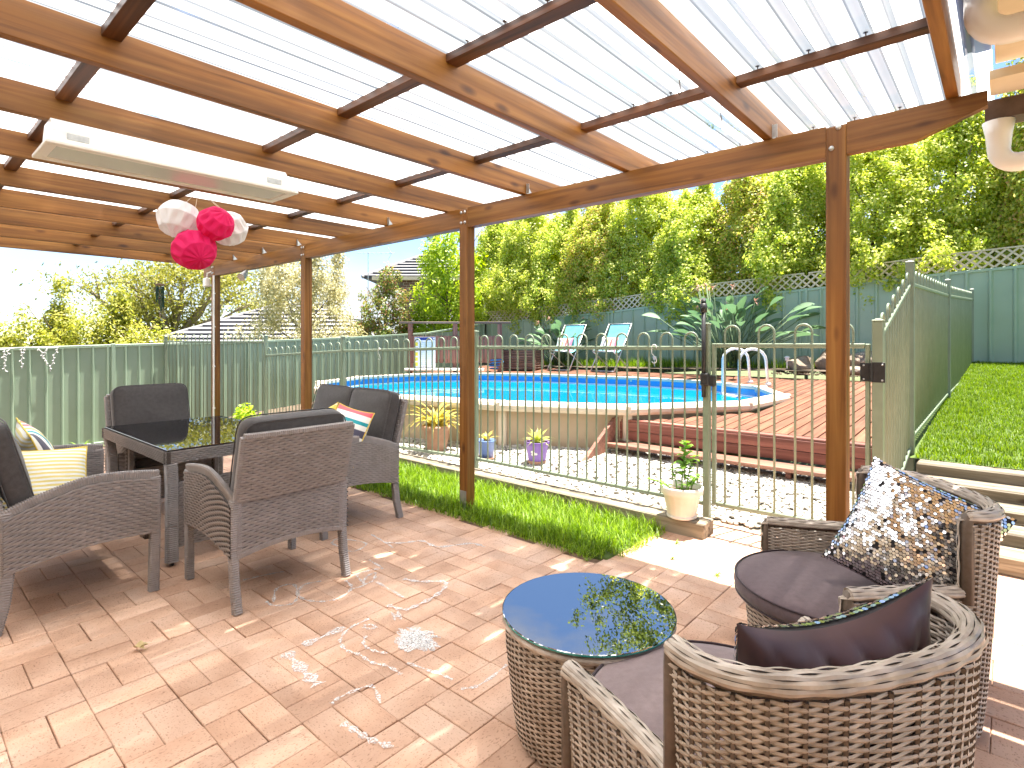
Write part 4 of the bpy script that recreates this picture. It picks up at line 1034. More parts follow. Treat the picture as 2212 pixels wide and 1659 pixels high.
# ---- tub chairs
HR, HA, HS = .81, .545, .44
def tub_plan(u):
    """plan path of the shell from left arm front round the back to right arm front; x right, y forward"""
    W, yf, yb, dep = .348, .205, -.20, .205
    L1 = yf - yb; arc = 1.02; T_ = 2 * L1 + arc; s_ = u * T_
    if s_ < L1: return (-W - .06 * (1 - s_ / L1) ** 1.5, yf - s_), (-1, 0)
    if s_ > T_ - L1: s2 = T_ - s_; return (W + .06 * (1 - s2 / L1) ** 1.5, yf - s2), (1, 0)
    a = math.pi * (s_ - L1) / arc; x = -W * math.copysign(abs(math.cos(a)) ** .82, math.cos(a)); y = yb - dep * math.sin(a) ** .82
    nx, ny = -math.cos(a) / W, -math.sin(a) / dep; q = math.hypot(nx, ny); return (x, y), (nx / q, ny / q)
U_STEP = (.205 + .20) / (2 * .405 + 1.02)
def tub_chair(label, loc, facing, group, seat_mat):
    rz = math.atan2(-facing[0], facing[1]); t = thing('tub_chair', label, 'tub chair', (loc[0], loc[1], 0), rz, group)
    def shell(u0, u1, h0, h1, nu, nv, nm, side=0):
        def Ps(u, v):
            uu = u0 + (u1 - u0) * u; (x, y), (nx, ny) = tub_plan(uu); z = h0 + (h1 - h0) * v
            k = .90 + .10 * min(1, z / .55) ** .7; k2 = 1 + .03 * max(0, z - .55) / .26
            return (x * k * k2 + nx * side, y * k * k2 + ny * side, z), (nx, ny, 0)
        v, f = weave(Ps, nu, nv, .0036, sub=4, fill=.95, crown=.6); MB().add(v, f).build(nm, M_tub, t, kind='stuff')
        stakes(Ps, nu, .0055, 8).build(nm + '_stakes', M_tubin, t, kind='stuff')
        return Ps
    Pa = shell(0, U_STEP, .02, HA - .02, 11, 58, 'arm_weave'); Pb = shell(1 - U_STEP, 1, .02, HA - .02, 11, 58, 'arm_weave')
    Pc = shell(U_STEP, 1 - U_STEP, .02, HR - .02, 27, 85, 'back_weave')
    # inner lining
    def shell_in(u0, u1, h1, nu, nv, nm):
        def Ps(u, v):
            uu = u0 + (u1 - u0) * u; (x, y), (nx, ny) = tub_plan(uu); z = HS - .1 + (h1 - HS + .1) * v; k2 = 1 + .03 * max(0, z - .55) / .26
            return (x * k2 - nx * .030, y * k2 - ny * .030, z), (nx, ny, 0)
        v, f = weave(Ps, nu, nv, .0036, sub=4, fill=.95, crown=-.6); MB().add(v, f).build(nm, M_tub, t, kind='stuff')
    shell_in(0, U_STEP, HA - .02, 11, 26, 'arm_lining'); shell_in(1 - U_STEP, 1, HA - .02, 11, 26, 'arm_lining'); shell_in(U_STEP, 1 - U_STEP, HR - .02, 27, 52, 'back_lining')
    # braided rims
    def rim(path, nm):
        m = len(path); rad = .026
        MB().tube(path, rad * .8, 8).build(nm, M_tubin, t, smooth=True)
        pts = [Vector(p) for p in path]; cum = [0]
        for i in range(m - 1): cum.append(cum[-1] + (pts[i + 1] - pts[i]).length)
        def at(s_):
            s_ = min(max(s_, 0), cum[-1]); k = 0
            while k < m - 2 and s_ > cum[k + 1]: k += 1
            w = (s_ - cum[k]) / max(1e-6, cum[k + 1] - cum[k]); return pts[k].lerp(pts[k + 1], w), (pts[k + 1] - pts[k]).normalized()
        def Pm(u, v):
            c, tg = at(u * cum[-1]); up = Vector((0, 0, 1)); up = (up - tg * up.dot(tg)); up = up.normalized() if up.length > .1 else Vector((1, 0, 0)); sd = tg.cross(up)
            a = -.55 * math.pi + v * 1.1 * math.pi + math.pi / 2; nn = sd * math.cos(a) + up * math.sin(a) * 1.0
            return tuple(c + nn * rad), tuple(nn)
        v, f = weave(Pm, max(4, int(cum[-1] / .042)), 7, .0020, sub=4, fill=.94, crown=.7); MB().add(v, f).build(nm + '_braid', M_tub, t, kind='stuff')
    def pth(u0, u1, z, n, e=.0):
        o = []
        for i in range(n + 1):
            (x, y), (nx, ny) = tub_plan(u0 + (u1 - u0) * i / n); k2 = 1 + .03 * max(0, z - .55) / .26; o.append((x * k2 - nx * .014, y * k2 - ny * .014, z))
        return o
    a_ = pth(0, U_STEP, HA, 8); b_ = pth(U_STEP, 1 - U_STEP, HR, 40); c_ = pth(1 - U_STEP, 1, HA, 8)
    rim([(a_[0][0], a_[0][1] + .0, .05), (a_[0][0], a_[0][1], HA - .03)] + a_, 'arm_rim'); rim(c_ + [(c_[-1][0], c_[-1][1], HA - .03), (c_[-1][0], c_[-1][1], .05)], 'arm_rim')
    rim([(b_[0][0], b_[0][1], HA - .03), (b_[0][0], b_[0][1], HR - .03)] + b_ + [(b_[-1][0], b_[-1][1], HR - .03), (b_[-1][0], b_[-1][1], HA - .03)], 'back_rim')
    # seat drum and cushion
    def Pd(u, v):
        a = u * 2 * math.pi; r_ = .31 + .03 * v; return (r_ * math.cos(a), r_ * math.sin(a) + .07, .02 + .32 * v), (math.cos(a), math.sin(a), 0)
    v, f = weave(Pd, 58, 34, .0036, sub=4, closed=True); MB().add(v, f).build('seat_drum', M_tub, t, kind='stuff')
    MB().lathe([(.30, .02), (.335, .345)], (0, .07, 0), 40).build('drum_core', M_wickin, t)
    RC = .368; prof = [(.0, HS + .006), (.12, HS + .006), (.24, HS + .002), (.31, HS - .006), (.35, HS - .014), (RC, HS - .022), (RC + .004, HS - .045), (RC, HS - .068), (.335, HS - .078), (.0, HS - .08)]
    c = MB(); c.lathe(prof, (0, .085, 0), 56, cap=(False, False)).build('seat_cushion', seat_mat, t, smooth=True)
    for z in (HS - .017, HS - .074): MB().tube([((RC - .002) * math.cos(a), (RC - .002) * math.sin(a) + .085, z) for a in np.linspace(0, 6.2832, 64, endpoint=False)], .0045, 6, closed=True).build('piping', M_pipe, t, smooth=True)
    return t
tub_chair('brown wicker tub chair facing the round table with a sequin cushion propped on its seat', (-.465, 2.64), (-.81, -.58), 'wicker tub chairs', M_plum)
tub_chair('brown wicker tub chair with a satin-backed cushion against its curved back', (-.49, 1.446), (-.86, .52), 'wicker tub chairs', M_taupe)

# ================================================================ LOOSE CUSHIONS
def pillow(name, label, w, h, th, m, mtx, group=None, back=None, piping=None, seq=None, n=26, wrinkle=0):
    t = thing(name, label, 'cushion', mtx.translation, 0, group); inv = Matrix.Translation(-mtx.translation)
    def face(sg):
        def Pq(u, v):
            a, b = 2 * u - 1, 2 * v - 1
            pin = 1 - .075 * (1 - abs(a) ** 2.2) * abs(b) ** 2; pin2 = 1 - .075 * (1 - abs(b) ** 2.2) * abs(a) ** 2
            tz = th / 2 * max(0, 1 - abs(a) ** 2.6) ** .62 * max(0, 1 - abs(b) ** 2.6) ** .62
            wr = .004 * math.sin(a * 9 + b * 4) * math.sin(b * 7) * (1 - a * a) * (1 - b * b)
            if wrinkle and sg < 0:
                e_ = (1 - a ** 4) * (1 - b ** 4); wr += e_ * wrinkle * (1.1 * abs(math.sin(a * 3.6 + b * 2.2 + .9 * math.sin(b * 3 + a))) ** .5 - .8 + .8 * abs(math.sin(a * 6.5 - b * 3.4 + 1.2 * math.sin(a * 2))) ** .6 + .35 * abs(math.sin(a * 11 + b * 5)))
            return Vector((a * w / 2 * pin2, b * h / 2 * pin - (wrinkle * 2.2 * (1 - a * a) * max(0, b) if wrinkle else 0), sg * (tz + wr)))
        return Pq
    loc = inv @ mtx
    for sg, mm, nm in ((1, m, 'front_cover'), (-1, back or m, 'back_cover')):
        Pq = face(sg); mb = MB().grid(Pq, n, n)
        if sg < 0: mb.f = [q[::-1] for q in mb.f]
        o = mb.build(nm, mm, t, smooth=True); o.matrix_local = loc
    if piping:
        Pq = face(0); pts = [Pq(i / 20, 0) for i in range(20)] + [Pq(1, i / 20) for i in range(20)] + [Pq(1 - i / 20, 1) for i in range(20)] + [Pq(0, 1 - i / 20) for i in range(20)]
        o = MB().tube(pts, .0042, 6, closed=True).build('piping', piping, t, smooth=True); o.matrix_local = loc
    if seq:
        Pq = face(1); mb = MB(); k = int(w / .0118); rg = random.Random(5)
        for i in range(k):
            for j in range(int(h / .0118)):
                u = (i + .5 + (.5 if j % 2 else 0)) / (k + .5); v = (j + .5) / int(h / .0118)
                if not (.01 < u < .99): continue
                if rg.random() < .04: continue
                p = Vector(Pq(u, v)); du = Vector(Pq(min(1, u + .01), v)) - Vector(Pq(max(0, u - .01), v)); dv = Vector(Pq(u, min(1, v + .01))) - Vector(Pq(u, max(0, v - .01)))
                nn = du.cross(dv).normalized(); nn = (nn + Vector((rg.gauss(0, .13), rg.gauss(0, .13), rg.gauss(0, .06)))).normalized()
                a = (du - nn * du.dot(nn)).normalized(); b = nn.cross(a); r_ = .0062; c = p + nn * .0035
                mb.add([c + (a * math.cos(q * .7854) + b * math.sin(q * .7854)) * r_ for q in range(8)], [tuple(range(8))])
        o = mb.build('sequins', seq, t, kind='stuff'); o.matrix_local = loc
    return t
def stripes(name, axis, cols, period, rough=.85):
    """woven stripes: cols list of (start 0..1, colour) repeated over the period (metres) along local axis"""
    m, n, l, p = _new(name); tcn = n.new('ShaderNodeTexCoord'); sp = n.new('ShaderNodeSeparateXYZ'); l.new(tcn.outputs['Object'], sp.inputs[0])
    dv = n.new('ShaderNodeMath'); dv.operation = 'DIVIDE'; dv.inputs[1].default_value = period; l.new(sp.outputs[axis], dv.inputs[0])
    ad = n.new('ShaderNodeMath'); ad.operation = 'ADD'; ad.inputs[1].default_value = 10.5; l.new(dv.outputs[0], ad.inputs[0]); fc = n.new('ShaderNodeMath'); fc.operation = 'FRACT'; l.new(ad.outputs[0], fc.inputs[0])
    r = _ramp(n, cols); r.color_ramp.interpolation = 'CONSTANT'; l.new(fc.outputs[0], r.inputs['Fac']); l.new(r.outputs['Color'], p.inputs['Base Color'])
    p.inputs['Roughness'].default_value = rough; p.inputs['Sheen Weight'].default_value = .2
    return m
WH, YE, TE, RD, OR_, NV = (.78, .76, .70), (.74, .55, .10), (.01, .30, .34), (.70, .10, .12), (.72, .20, .09), (.07, .065, .10)
M_yst = stripes('yellow_pinstripe', 1, [(0, (.74, .60, .20)), (.5, WH)], .022)
M_multi = stripes('multi_stripe', 0, [(0, WH), (.07, NV), (.17, WH), (.25, TE), (.36, WH), (.44, YE), (.55, WH), (.63, RD), (.73, WH), (.80, OR_), (.90, WH)], .46)
M_multi2 = stripes('multi_stripe_b', 1, [(0, WH), (.06, YE), (.20, WH), (.30, TE), (.42, WH), (.52, NV), (.64, WH), (.72, TE), (.78, WH), (.88, RD)], .46)
M_yel = mat('yellow_piping', [(.72, .50, .08), (.78, .58, .12)], scale=20, rough=.8)
M_satin = mat('plum_satin', [(.055, .024, .026), (.085, .040, .042)], scale=5, rough=.42, bump=.0, sheen=.3, spec=.35)
M_seq = mat('silver_sequin', [(.68, .68, .69), (.88, .88, .90)], scale=200, rough=.16, metal=1.0, var=.1, island=True)
M_seqbase = mat('sequin_ground', [(.012, .010, .012), (.022, .018, .02)], scale=40, rough=.7)
def place(center, right, up, roll=0):
    """pillow matrix: local x=right, y=up, z=facing"""
    r_ = Vector(right).normalized(); u = Vector(up); u = (u - r_ * u.dot(r_)).normalized(); n_ = r_.cross(u); m = Matrix((r_, u, n_)).transposed().to_4x4()
    if roll: m = m @ Matrix.Rotation(roll, 4, 'Z')
    m.translation = Vector(center); return m
pillow('scatter_cushion', 'yellow and white pinstriped cushion with piped edge on the near sofa', .45, .45, .15, M_yst, place((-3.78, .56, .645), (-.12, 1, -.16), (-.45, -.30, 1), .05) , 'striped cushions on the wicker sofas', back=M_multi, piping=M_yel)
pillow('scatter_cushion', 'multicoloured striped cushion leaning behind the yellow pinstriped one', .45, .45, .15, M_multi, place((-4.28, .64, .72), (-1, .1, -.12), (.0, -.40, 1), .25), 'striped cushions on the wicker sofas', back=M_yst, piping=M_yel)
pillow('scatter_cushion', 'teal, navy and yellow striped cushion on the far sofa corner', .44, .44, .15, M_multi2, place((-3.83, 2.40, .69), (1, .12, .0), (0.05, .42, 1), -.12), 'striped cushions on the wicker sofas', back=M_yst, piping=M_yel)
pillow('scatter_cushion', 'red and white striped cushion half hidden by the armchair back', .44, .44, .15, M_multi2, place((-4.28, 2.44, .65), (1, -.1, .12), (0, .38, 1), math.pi + .2), 'striped cushions on the wicker sofas', back=M_yst, piping=M_yel)
fA = Vector((-.81, -.58, 0)).normalized(); rA = Vector((-fA.y, fA.x, 0))
pillow('sequin_cushion', 'silver sequin cushion propped upright on the far tub chair', .47, .47, .15, M_seqbase, place((-.265, 2.635, .655), (.995, .089, 0), (-.03, .35, .94), R(-22)), 'sequin cushions on the tub chairs', back=M_satin, seq=M_seq)
fB = Vector((-.86, .52, 0)).normalized(); rB = Vector((-fB.y, fB.x, 0))
pillow('sequin_cushion', 'sequin cushion showing its dark plum satin back in the near tub chair', .52, .47, .17, M_seqbase, place(Vector((-.49, 1.446, .655)) - fB * .22 - rB * .03, rB, Vector((0, 0, 1)) - fB * .2, R(-3)), 'sequin cushions on the tub chairs', back=M_satin, seq=M_seq, wrinkle=.020, n=60)
# ================================================================ POTS AND SMALL PLANTS
def strap_leaf(mb, base, az, L, w, rise, droop, n=8, fold=.25, twist=0):
    """arching strap leaf"""
    pts = []; d = Vector((math.cos(az), math.sin(az), 0)); sd0 = Vector((-d.y, d.x, 0)); v = []; f = []
    for i in range(n + 1):
        s_ = i / n; c = Vector(base) + d * (L * (s_ * .75 + .2 * s_ * s_)) * math.cos(rise * (1 - s_ * .3)) + Vector((0, 0, L * (math.sin(rise) * s_ - droop * s_ ** 2.3)))
        ww = w * (math.sin(min(1, s_ * 1.15 + .12) * math.pi) ** .7 if s_ < 1 else 0) / 2
        ww = max(ww, .0008); sd = (sd0 * math.cos(twist * s_) + Vector((0, 0, 1)) * math.sin(twist * s_))
        v += [c - sd * ww + Vector((0, 0, fold * ww)), c, c + sd * ww + Vector((0, 0, fold * ww))]
    for i in range(n):
        a = i * 3; f += [(a, a + 1, a + 4, a + 3), (a + 1, a + 2, a + 5, a + 4)]
    mb.add(v, f)
M_yleaf = leafmat('yellow_strap_leaf', [(.30, .28, .03), (.46, .42, .07), (.52, .44, .12), (.36, .20, .06)], trans=.4)
M_brom = leafmat('bromeliad_leaf', [(.28, .36, .05), (.46, .50, .12), (.58, .56, .2)], trans=.4)
M_basil = leafmat('herb_leaf', [(.09, .20, .02), (.15, .29, .04), (.24, .38, .07)], trans=.4)
M_terra = mat('terracotta', [(.38, .20, .13), (.50, .30, .21)], scale=9, rough=.75)
M_purple = mat('purple_glaze', [(.19, .10, .38), (.25, .14, .46)], scale=6, rough=.3)
M_blue = mat('blue_glaze', [(.10, .17, .42), (.16, .25, .52)], scale=6, rough=.3)
M_potw = mat('white_plastic_pot', [(.62, .56, .49), (.72, .67, .60)], scale=7, rough=.45)
def pot(t, prof, m, n=28, ribs=0):
    mb = MB()
    if ribs:
        v = []; f = []; N = ribs * 4
        for (r_, z) in prof:
            for k in range(N):
                a = 2 * math.pi * k / N; rr = r_ - (.0045 if (k % 4 == 0 and .02 < z < .135 and r_ > .06) else 0); v.append((rr * math.cos(a), rr * math.sin(a), z))
        for i in range(len(prof) - 1):
            for k in range(N): k2 = (k + 1) % N; f.append((i * N + k, i * N + k2, (i + 1) * N + k2, (i + 1) * N + k))
        f.append(tuple(range(N))[::-1]); mb.add(v, f)
    else: mb.lathe(prof, n=n, cap=(True, False))
    return mb.build('pot', m, t, smooth=True)
def soil(t, r_, z): MB().lathe([(r_, z), (r_ * .6, z + .008), (.001, z + .012)], n=18, cap=(False, False)).build('soil', M_soil, t)
# big terracotta pot with drooping yellow leaves
t = thing('potted_plant', 'terracotta pot with drooping yellowed strap leaves behind the sofa', 'potted plant', (-5.32, 4.62, z_bed(4.62)))
pot(t, [(.115, 0), (.12, .01), (.165, .25), (.18, .255), (.185, .31), (.17, .315), (.165, .27), (.15, .25)], M_terra); soil(t, .16, .26)
for q in range(60):
    mb = MB(); strap_leaf(mb, (random.uniform(-.07, .07), random.uniform(-.07, .07), .26), q * 2.4 + random.random(), random.uniform(.42, .82), random.uniform(.026, .055), random.uniform(.75, 1.4), random.uniform(.45, 1.1), twist=random.uniform(-.5, .5))
    mb.build('leaf', M_yleaf, t, smooth=True)
# blue pot on a saucer
t = thing('potted_plant', 'small blue pot with yellow leaves beside the middle pergola post', 'potted plant', (-4.50, 4.66, z_bed(4.66)))
pot(t, [(.075, .015), (.08, .02), (.105, .19), (.115, .195), (.115, .215), (.10, .215), (.095, .18)], M_blue); soil(t, .095, .185)
MB().lathe([(.10, 0), (.13, .008), (.135, .025), (.125, .025), (.12, .012)], n=24).build('saucer', M_terra, t)
for q in range(16):
    mb = MB(); strap_leaf(mb, (0, 0, .19), q * 2.4, random.uniform(.16, .30), .03, random.uniform(.6, 1.3), random.uniform(.3, .7)); mb.build('leaf', M_yleaf, t, smooth=True)
# purple square pot with bromeliad
t = thing('potted_plant', 'purple square pot with a pale yellow-green bromeliad on the pebbles', 'potted plant', (-3.86, 4.80, z_bed(4.8)))
mb = MB(); prof = [(.085, .03), (.115, .21), (.125, .212), (.125, .235), (.11, .235), (.105, .2)]; v = []; f = []
for (r_, z) in prof:
    for k in range(16):
        a = 2 * math.pi * (k + .5) / 16; c_, s_ = math.cos(a), math.sin(a); e = 1 / max(abs(c_), abs(s_)) * .55 + .45; v.append((r_ * c_ * e, r_ * s_ * e, z))
for i in range(len(prof) - 1):
    for k in range(16): k2 = (k + 1) % 16; f.append((i * 16 + k, i * 16 + k2, (i + 1) * 16 + k2, (i + 1) * 16 + k))
f.append(tuple(range(16))[::-1]); mb.add(v, f).build('pot', M_purple, t); soil(t, .11, .205)
MB().lathe([(.10, 0), (.10, .03)], n=16).build('saucer', M_terra, t)
pn = MB(); 
for (dx, dz, r_) in ((-.012, .13, .022), (.012, .122, .026), (-.02, .105, .018), (.022, .10, .018)): pn.lathe([(r_, 0), (r_ * .6, .003)], n=10)
pv = MB()
for (dx, dz, r1) in ((-.015, .135, .02), (.012, .13, .024), (.025, .115, .018), (-.008, .108, .022)):
    pv.add([(dx + r1 * math.cos(a), -.103 - .003 * 0 + .045 * (.1 - dz) - .003, dz + r1 * .7 * math.sin(a)) for a in np.linspace(0, 6.28, 12, endpoint=False)], [tuple(range(12))])
o = pv.build('flower_motif', M_white, t); o.rotation_euler = (0, 0, R(20))
for q in range(20):
    mb = MB(); strap_leaf(mb, (0, 0, .2), q * 2.4, random.uniform(.20, .32) if q < 14 else .24, .05, .45 + 1.0 * (q / 20), .5 if q < 10 else .15, fold=.5); mb.build('leaf', M_brom, t, smooth=True)
# white ribbed pot with herbs beside the gate
t = thing('potted_plant', 'white ribbed plastic pot with leggy green herb beside the gate', 'potted plant', (-1.80, 3.955, .1125))
K = 1.02
pot(t, [(r_ * K, z * K) for r_, z in [(.095, 0), (.105, .005), (.107, .018), (.10, .022), (.104, .03), (.128, .165), (.140, .17), (.147, .175), (.152, .225), (.147, .23), (.139, .225), (.132, .18)]], M_potw, ribs=18); soil(t, .135, .185)
st = MB(); lf = []
def herb(mbs, base, h, lean, nl, ls, leaves):
    pts = [Vector(base) + Vector((lean[0] * s_ * s_, lean[1] * s_ * s_, h * s_)) for s_ in np.linspace(0, 1, 8)]
    mbs.tube(pts, [.006 * (1 - .6 * i / 7) for i in range(8)], 6)
    for q in range(nl):
        s_ = .25 + .75 * (q + 1) / nl; k = min(6, int(s_ * 7)); p = pts[k].lerp(pts[k + 1], s_ * 7 - k if k < 7 else 1)
        for w in (0, 1):
            mb = MB(); az = q * 1.7 + w * math.pi + random.random() * .6; strap_leaf(mb, p, az, ls * random.uniform(.7, 1.2), ls * .55, random.uniform(.0, .6), random.uniform(.2, .6), n=5); leaves.append(mb)
for (b_, h_, ln, nl, ls) in (((0, 0, .19), .36, (.03, .02), 11, .105), ((.03, .02, .19), .26, (.05, .02), 8, .085), ((-.03, -.02, .19), .18, (-.05, .0), 4, .06), ((.05, .05, .19), .12, (.05, .05), 5, .06), ((.06, -.03, .19), .13, (.06, -.02), 5, .06), ((-.05, -.06, .19), .09, (-.14, -.10), 4, .07), ((.02, -.06, .19), .08, (.04, -.05), 4, .05)):
    herb(st, b_, h_, ln, nl, ls, lf)
st.build('stem', M_basil, t, smooth=True)
for mb in lf: mb.build('leaf', M_basil, t, smooth=True)

# ================================================================ DECKCHAIRS
M_sling = mat('aqua_sling', [(.12, .40, .41), (.17, .48, .48)], scale=8, rough=.8)
M_alu = mat('aluminium', [(.50, .50, .49), (.66, .66, .65)], scale=30, rough=.32, metal=.8)
M_dcush = stripes('deckchair_stripe', 0, [(0, WH), (.08, (.5, .75, .7)), (.18, WH), (.26, NV), (.34, WH), (.42, YE), (.52, WH), (.62, (.72, .12, .10)), (.74, WH), (.84, (.72, .2, .3))], .46)
def deckchair(label, loc, rz):
    t = thing('deckchair', label, 'deckchair', loc, rz, 'deckchairs behind the pool')
    for sx in (-1, 1):
        MB().tube([(sx * .30, -.42, .012), (sx * .30, .42, 1.10)], .014, 8).build('long_rail', M_alu, t, smooth=True)
        MB().tube([(sx * .26, .45, .012), (sx * .26, -.40, .46)], .014, 8).build('cross_rail', M_alu, t, smooth=True)
        MB().bar((sx * .31, -.30, .48), (sx * .31, .16, .60), .03, .022, ch=.004).build('arm_strut', M_alu, t)
    for (y, z, w) in ((-.42, .012, .6), (.42, 1.10, .6), (.45, .012, .52), (-.40, .46, .52)): MB().tube([(-w / 2, y, z), (w / 2, y, z)], .012, 8).build('cross_bar', M_alu, t, smooth=True)
    def Ps(u, v):
        s_ = v; y = .42 - .82 * s_; z = 1.10 - .64 * s_ - .30 * math.sin(s_ * math.pi) * (.55 + .45 * s_); return ((u - .5) * .5, y + .05 * math.sin(s_ * math.pi), z)
    MB().grid(Ps, 6, 18).build('sling', M_sling, t, smooth=True)
    return t
def dcush(label, loc, rz):
    m = Euler((R(62), 0, rz)).to_matrix().to_4x4(); m.translation = Vector(loc)
    pillow('scatter_cushion', label, .44, .40, .13, M_dcush, m, 'cushions on the deckchairs', n=14)
for (x, y, rz, a, b) in ((-8.0, 11.12, R(6), 'aqua sling deckchair standing on the deck nearer the bench', 'rainbow striped cushion on the deckchair nearer the bench'), (-6.85, 11.28, R(2), 'aqua sling deckchair standing on the deck beside the big strelitzia', 'rainbow striped cushion on the deckchair beside the big strelitzia')):
    z = z_deck(y); deckchair(a, (x, y, z), rz); dcush(b, (x, y - .13, z + .60), rz)

# ================================================================ BENCH SCREEN, LOUVRED BOX, SIGN
bx0, by0, bx1, by1 = -10.85, 8.56, -9.2, 10.03
ang = math.atan2(by1 - by0, bx1 - bx0); LB = math.hypot(bx1 - bx0, by1 - by0)
t = thing('timber_screen', 'weathered timber bench screen with vertical slats and a wide top rail', 'screen', (bx0, by0, .60), ang)
for s_ in (.02, LB * .5, LB - .02): MB().box((s_, 0, .62), (.11, .10, 1.24), None, .006).build('post', M_oldwoodZ, t)
MB().box((LB / 2, 0, 1.26), (LB + .5, .17, .045), None, .006).build('top_rail', M_oldwood, t)
for z in (.34, .88): MB().box((LB / 2, -.02, z), (LB - .1, .05, .07), None, .004).build('cross_rail', M_oldwoodZ, t)
k = .09
while k < LB - .05: MB().box((k, -.055, .61), (.082, .02, .66), None, .003).build('slat', M_oldwoodZ, t); k += .098
MB().box((LB * .4, -.30, .14), (LB * .85, .5, .05), None, .008).build('bench_seat', M_potw, t)
t = thing('louvre_box', 'weathered louvred timber storage box at the end of the bench', 'storage box', (-9.0, 10.62, z_deck(10.6)), R(14))
for q in range(8): MB().box((0, -.25, .05 + q * .06), (.85, .03, .05), Euler((R(25), 0, 0)).to_matrix(), .003).build('slat', M_oldwood, t)
for q in range(8): MB().box((.43, 0, .05 + q * .06), (.03, .48, .05), Euler((0, R(25), 0)).to_matrix(), .003).build('slat', M_oldwood, t)
for sx in (-1, 1):
    for sy in (-1, 1): MB().box((sx * .43, sy * .24, .26), (.06, .06, .52), None, .004).build('post', M_oldwood, t)
MB().box((0, 0, .54), (.98, .6, .035), None, .005).build('lid', M_oldwood, t); MB().box((0, 0, .25), (.8, .42, .46)).build('carcass', M_brown, t)
# resuscitation chart fixed to the screen
t = thing('safety_chart', 'white pool safety chart with blue heading and yellow side boxes', 'sign', (-10.68, 8.58, .78), ang)
M_chart = mat('chart_white', [(.76, .77, .77), (.80, .81, .81)], scale=8, rough=.4); M_cblue = mat('chart_blue', [(.02, .04, .22), (.03, .05, .28)], scale=8, rough=.4); M_cyel = mat('chart_yellow', [(.72, .62, .04), (.78, .68, .06)], scale=8, rough=.4); M_cgrey = mat('chart_text', [(.28, .36, .44), (.5, .55, .6)], scale=60, rough=.5); M_cpale = mat('chart_pale', [(.60, .72, .78), (.66, .77, .82)], scale=8, rough=.5)
MB().box((.26, -.09, .36), (.50, .008, .74), None, .002).build('board', M_chart, t)
MB().box((.26, -.0953, .69), (.47, .002, .07)).build('heading', M_cblue, t)
for q in range(5): MB().box((.055, -.0953, .08 + q * .12), (.07, .002, .085)).build('side_box', M_cyel if q != 3 else M_cblue, t)
for q in range(12):
    for w in range(2): MB().box((.20 + w * .19, -.0953, .06 + q * .048), (.15 - .02 * ((q * 3 + w) % 3), .002, .012)).build('text_line', M_cgrey, t)
for w in range(2): MB().box((.20 + w * .19, -.0948, .33), (.17, .002, .56)).build('text_panel', M_cpale, t)
MB().box((.05, -.0955, .69), (.04, .002, .04)).box((.47, -.0955, .69), (.04, .002, .04)).build('emblem', M_chart, t)
# blue hose coil by the box
M_bhose = mat('blue_hose', [(.01, .12, .38), (.02, .2, .5)], scale=10, rough=.4)
hp = [(.13 * math.cos(a) * (1 + .02 * a), .13 * math.sin(a) * (1 + .02 * a), .03 + .022 * a / 6.28 * 3) for a in np.linspace(0, 6.28 * 4, 70)]
o = MB().tube(hp, .018, 7).build('hose', M_bhose, smooth=True); o.location = (-9.35, 10.02, z_deck(10)); tag(o, 'coil of blue pool hose lying beside the louvred box', 'hose')

# ================================================================ STRELITZIA, ROCKS, SOLAR LIGHTS
M_strel = leafmat('strelitzia_leaf', [(.069, .138, .063), (.115, .207, .098), (.196, .287, .161)], trans=.25, rough=.55)
M_stem = mat('strelitzia_stem', [(.08, .13, .06), (.14, .2, .09)], scale=10, rough=.6)
M_flow = leafmat('strelitzia_flower', [(.30, .12, .09), (.45, .22, .16), (.50, .36, .30)], trans=.2)
def strelitzia(label, loc, n, h, spread, nf):
    t = thing('strelitzia', label, 'plant', loc, 0, 'strelitzia clumps by the back fence'); st = MB()
    for q in range(n):
        az = q * 2.399 + random.random() * .5; el = random.uniform(.55, 1.45); L = h * random.uniform(.6, 1.0); d = Vector((math.cos(az) * math.cos(el) * spread, math.sin(az) * math.cos(el) * .8, math.sin(el)))
        b = Vector((random.uniform(-.2, .2), random.uniform(-.12, .12), 0)); tip = b + d * L
        st.tube([b, b.lerp(tip, .5) + Vector((0, 0, .05)), tip], [.014, .011, .008], 5)
        mb = MB(); ll = random.uniform(.36, .56); lw = ll * .42; ax = (d + Vector((math.cos(az) * .4, math.sin(az) * .4, -.15))).normalized(); sd = ax.cross(Vector((0, 0, 1))).normalized(); sd = (sd + Vector((random.uniform(-.5, .5), random.uniform(-.5, .5), random.uniform(-.6, .6)))).normalized(); up = sd.cross(ax); v = []; f = []
        for i in range(8):
            s_ = i / 7; w = lw / 2 * math.sin(min(1, s_ * .92 + .06) * math.pi) ** .8; c = tip + ax * ll * s_ - Vector((0, 0, .10 * s_ * s_))
            v += [c - sd * w + up * w * .35, c, c + sd * w + up * w * .35]
        for i in range(7): a = i * 3; f += [(a, a + 1, a + 4, a + 3), (a + 1, a + 2, a + 5, a + 4)]
        mb.add(v, f).build('leaf', M_strel, t, smooth=True)
    for q in range(nf):
        az = random.random() * 6.28; b = Vector((math.cos(az) * .3, math.sin(az) * .2, 0)); tip = b + Vector((math.cos(az) * .35, math.sin(az) * .2, h * random.uniform(.75, 1.2))); st.tube([b, tip], .008, 5); mb = MB()
        for w in range(6): strap_leaf(mb, tip, az + w * .5 - 1, random.uniform(.10, .2), .025, random.uniform(-.3, 1.2), .3, n=4)
        mb.build('flower', M_flow, t)
    st.build('stems', M_stem, t, smooth=True)
strelitzia('large strelitzia clump with dried flower heads behind the pool ladder', (-4.35, 11.85, .83), 80, 1.5, 1.35, 20)
strelitzia('smaller dark strelitzia clump behind the louvred box', (-8.75, 11.85, .75), 44, 1.15, 1.1, 8)
